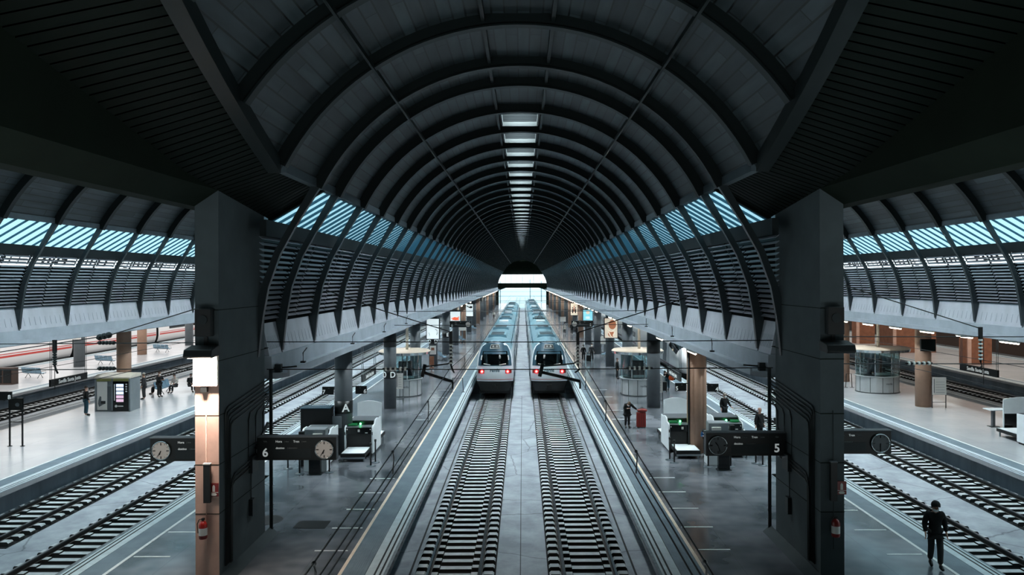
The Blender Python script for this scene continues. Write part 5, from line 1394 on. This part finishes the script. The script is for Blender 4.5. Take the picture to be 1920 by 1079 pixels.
walk = dict(lhi=(.09, 0, .91), lkn=(.09, -.14, .52), lan=(.08, -.16, .10), lto=(.09, -.33, .06), rhi=(-.09, 0, .91), rkn=(-.085, .02, .5), ran=(-.08, .16, .13), rto=(-.08, .03, .04),
            lel=(.25, .08, 1.14), lwr=(.27, .0, .90), rel=(-.25, -.0, 1.14), rwr=(-.26, -.14, .92), hd0=(0, -.04, 1.555), hd1=(0, -.09, 1.645), hd2=(0, -.11, 1.69))
person('person in a black hooded jacket and mask walking at the lower right', 11.85, 21.5, -.25, 1.93, walk, 'jacket_black', 'trousers_grey', hood=True, coat=.28)
bend = dict(che=(0, -.14, 1.22), nek=(0, -.26, 1.33), hd0=(.0, -.33, 1.38), hd1=(.0, -.42, 1.43), hd2=(.0, -.46, 1.455), lsh=(.18, -.14, 1.34), lel=(.36, -.16, 1.16), lwr=(.56, -.12, 1.02),
            rsh=(-.17, -.16, 1.33), rel=(-.22, -.12, 1.08), rwr=(-.06, -.30, 1.14), rkn=(-.09, -.06, .5), ran=(-.09, .05, .09))
person('person in a black coat bowing over a phone beside a red suitcase', 5.85, 42.0, .15, 1.72, bend, 'jacket_black', 'trousers_dark', coat=.8, hair='hair_brown', cw=1.18)
def suitcase(x, y, m, label, h=.72, w=.46, rz=0.0, bag=False):
    t = thing('suitcase', label, 'suitcase', (x, y, PZ), rz)
    part('shell', MB().box(-w/2, w/2, -.13, .13, .05, h), m, t, bevel=.03)
    part('pull_handle', MB().tube([(-.12, .1, h), (-.12, .1, h+.28), (.12, .1, h+.28), (.12, .1, h)], .012, 5), 'black', t)
    for s in (-1, 1): part('wheel', MB().cyly((s*(w/2-.07), -.14, .035), .035, .04, 10), 'black', t)
    for s in (-1, 0, 1): part('groove', MB().box(s*.12-.008, s*.12+.008, -.136, -.13, .12, h-.08), 'black', t)
    return t
suitcase(6.62, 41.9, 'suitcase_red', 'red wheeled suitcase held by the person in the black coat', .86, .52)
t = thing('travel_bag', 'dark red bag lying on top of the red suitcase', 'bag', (6.68, 41.85, PZ+.86)); part('bag_body', MB().sphere((0, 0, .12), .15, 10, sx=1.9, sy=1.0, sz=.8), 'suitcase_red', t); part('strap', MB().tube([(-.2, 0, .2), (-.05, -.05, .3), (.15, 0, .22)], .015, 5), 'black', t)
person('person in a long dark coat walking, left one of the pair beyond the right train', 6.2, 76.5, .1, 1.66, dict(walk, hd0=BASE['hd0'], hd1=BASE['hd1'], hd2=BASE['hd2']), 'jacket_black', 'trousers_dark', coat=.6, long_hair=True, sub=1)
suitcase(6.65, 76.0, 'black', 'black suitcase between the pair walking beyond the right train', .65, .4)
person('person in a dark jacket walking, right one of the pair beyond the right train', 7.05, 76.5, -.05, 1.78, None, 'jacket_grey', 'trousers_dark', sub=1)
person('person with a pale beret and mask standing behind the second right scanner', 11.6, 43.0, .3, 1.76, dict(lel=(.3, .05, 1.16), lwr=(.42, -.05, .95)), 'jacket_black', 'trousers_dark', hat=True)
person('bald person in a wide black coat seen above the number 5 board', 12.1, 38.2, .5, 1.72, dict(rel=(-.28, .02, 1.13), rwr=(-.34, -.05, .88)), 'jacket_black', 'trousers_dark', coat=.5, hair='skin', mask=False)
person('person in a blue shirt standing between the two right scanners', 8.6, 35.0, -.6, 1.55, bend, 'shirt_blue', 'trousers_dark')
person('person with an orange bag leaning behind the right booth', 10.9, 56.3, -.7, 1.7, bend, 'jacket_black', 'jeans', sub=1)
t = thing('shoulder_bag', 'orange bag carried by the person behind the right booth', 'bag', (11.15, 56.0, PZ+.75)); part('bag_body', MB().sphere((0, 0, .2), .22, 10, sx=1.1, sy=.7, sz=1), 'orange', t); part('flap', MB().sphere((.18, .02, .22), .2, 8, sx=.7, sy=.7), 'jacket_black', t)
suitcase(10.45, 55.6, 'black', 'black suitcase in front of the person with the orange bag', .72, .5)
person('dark dressed person standing left of the right booth', 7.9, 62.6, 1.2, 1.75, None, 'jacket_black', 'trousers_dark', sub=1)
person('person in a pale coat carrying a dark bag, far along the right platform', 6.4, 115, .2, 1.7, walk, 'coat_light', 'trousers_dark', coat=.4, sub=1)
person('person in black, left of two walking far along the right platform', 7.45, 114, .2, 1.72, walk, 'jacket_black', 'trousers_dark', coat=.4, sub=1)
person('person in black, right of two walking far along the right platform', 8.2, 113.5, -.2, 1.76, None, 'jacket_grey', 'trousers_dark', sub=1)
person('tiny distant person in grey on the left central platform', -8.4, 209*.99, 0, 1.75, None, 'jacket_grey', 'trousers_dark', sub=1)
person('distant person in a pale coat on the left central platform', -6.2, 160, 0, 1.72, walk, 'coat_light', 'trousers_dark', sub=1)
person('person in black jacket and teal jeans standing left of the kiosk', -27.1, 46.3, PI-.7, 1.82, None, 'jacket_black', 'jeans')
person('person in a dark grey suit, nearer one of the pair right of the kiosk', -26.7, 52.6, -1.4, 1.86, dict(hd0=(0, -.03, 1.56), rel=(-.24, -.1, 1.15), rwr=(-.2, -.3, 1.1)), 'jacket_grey', 'jacket_grey', coat=.4, hair='hair_light')
person('person in black, farther one of the pair right of the kiosk', -26.1, 53.6, 1.2, 1.8, dict(lel=(.26, -.08, 1.15), lwr=(.1, -.28, 1.2), rel=(-.26, -.08, 1.15), rwr=(-.08, -.28, 1.2)), 'jacket_black', 'trousers_dark', hair='hair_brown')
suitcase(-27.35, 52.4, 'black', 'dark suitcase beside the person in the grey suit', .7, .35)
sit = dict(pel=(0, .1, .52), wai=(0, .1, .68), che=(0, .08, .9), nek=(0, .04, 1.07), hd0=(0, .0, 1.16), hd1=(0, -.03, 1.26), hd2=(0, -.04, 1.31), lsh=(.175, .07, 1.0), rsh=(-.175, .07, 1.0), lel=(.23, .04, .75), rel=(-.23, .04, .75),
           lwr=(.12, -.2, .66), rwr=(-.12, -.2, .66), lhi=(.09, .08, .5), rhi=(-.09, .08, .5), lkn=(.11, -.36, .5), rkn=(-.11, -.36, .5), lan=(.11, -.38, .09), ran=(-.11, -.38, .09), lto=(.11, -.55, .035), rto=(-.11, -.55, .035))
for k, (x, y, rz, lab, m) in enumerate(((-26.9, 55.0, -PI/2, 'seated person in black leaning forward, left of the three near the kiosk', 'jacket_black'), (-26.1, 55.9, -.2, 'seated person in a pale shirt, middle of the three near the kiosk', 'coat_light'), (-25.0, 56.2, .9, 'seated person in black, right of the three near the left pillar', 'jacket_black'))):
    person(lab, x, y, rz, 1.75, sit, m, 'trousers_dark')
person('attendant in dark clothes sitting inside the far right booth', 25.9, 55.3, 0, 1.7, dict(sit, **{k: (v[0], v[1], v[2]+.2) for k, v in sit.items()}), 'jacket_black', 'trousers_dark', sub=1)
# masts outside the far end
for k, (x, y, h) in enumerate(((-9, 300, 9), (8, 320, 9), (3.5, 350, 10), (-14, 340, 9), (14, 290, 8))):
    t = thing('line_mast', 'thin overhead line mast outside the far exit, %s' % ['left of the tracks', 'right of the tracks', 'farthest beside the tracks', 'far out on the left', 'far out on the right'][k], 'mast', (x, y, -.3)); part('pole', MB().cyl((0, 0, 0), .18, h, 8), 'grey', t); part('cross_arm', MB().box(min(0, -x*.3), max(0, -x*.3), -.06, .06, h-1.2, h-1.0), 'grey', t)
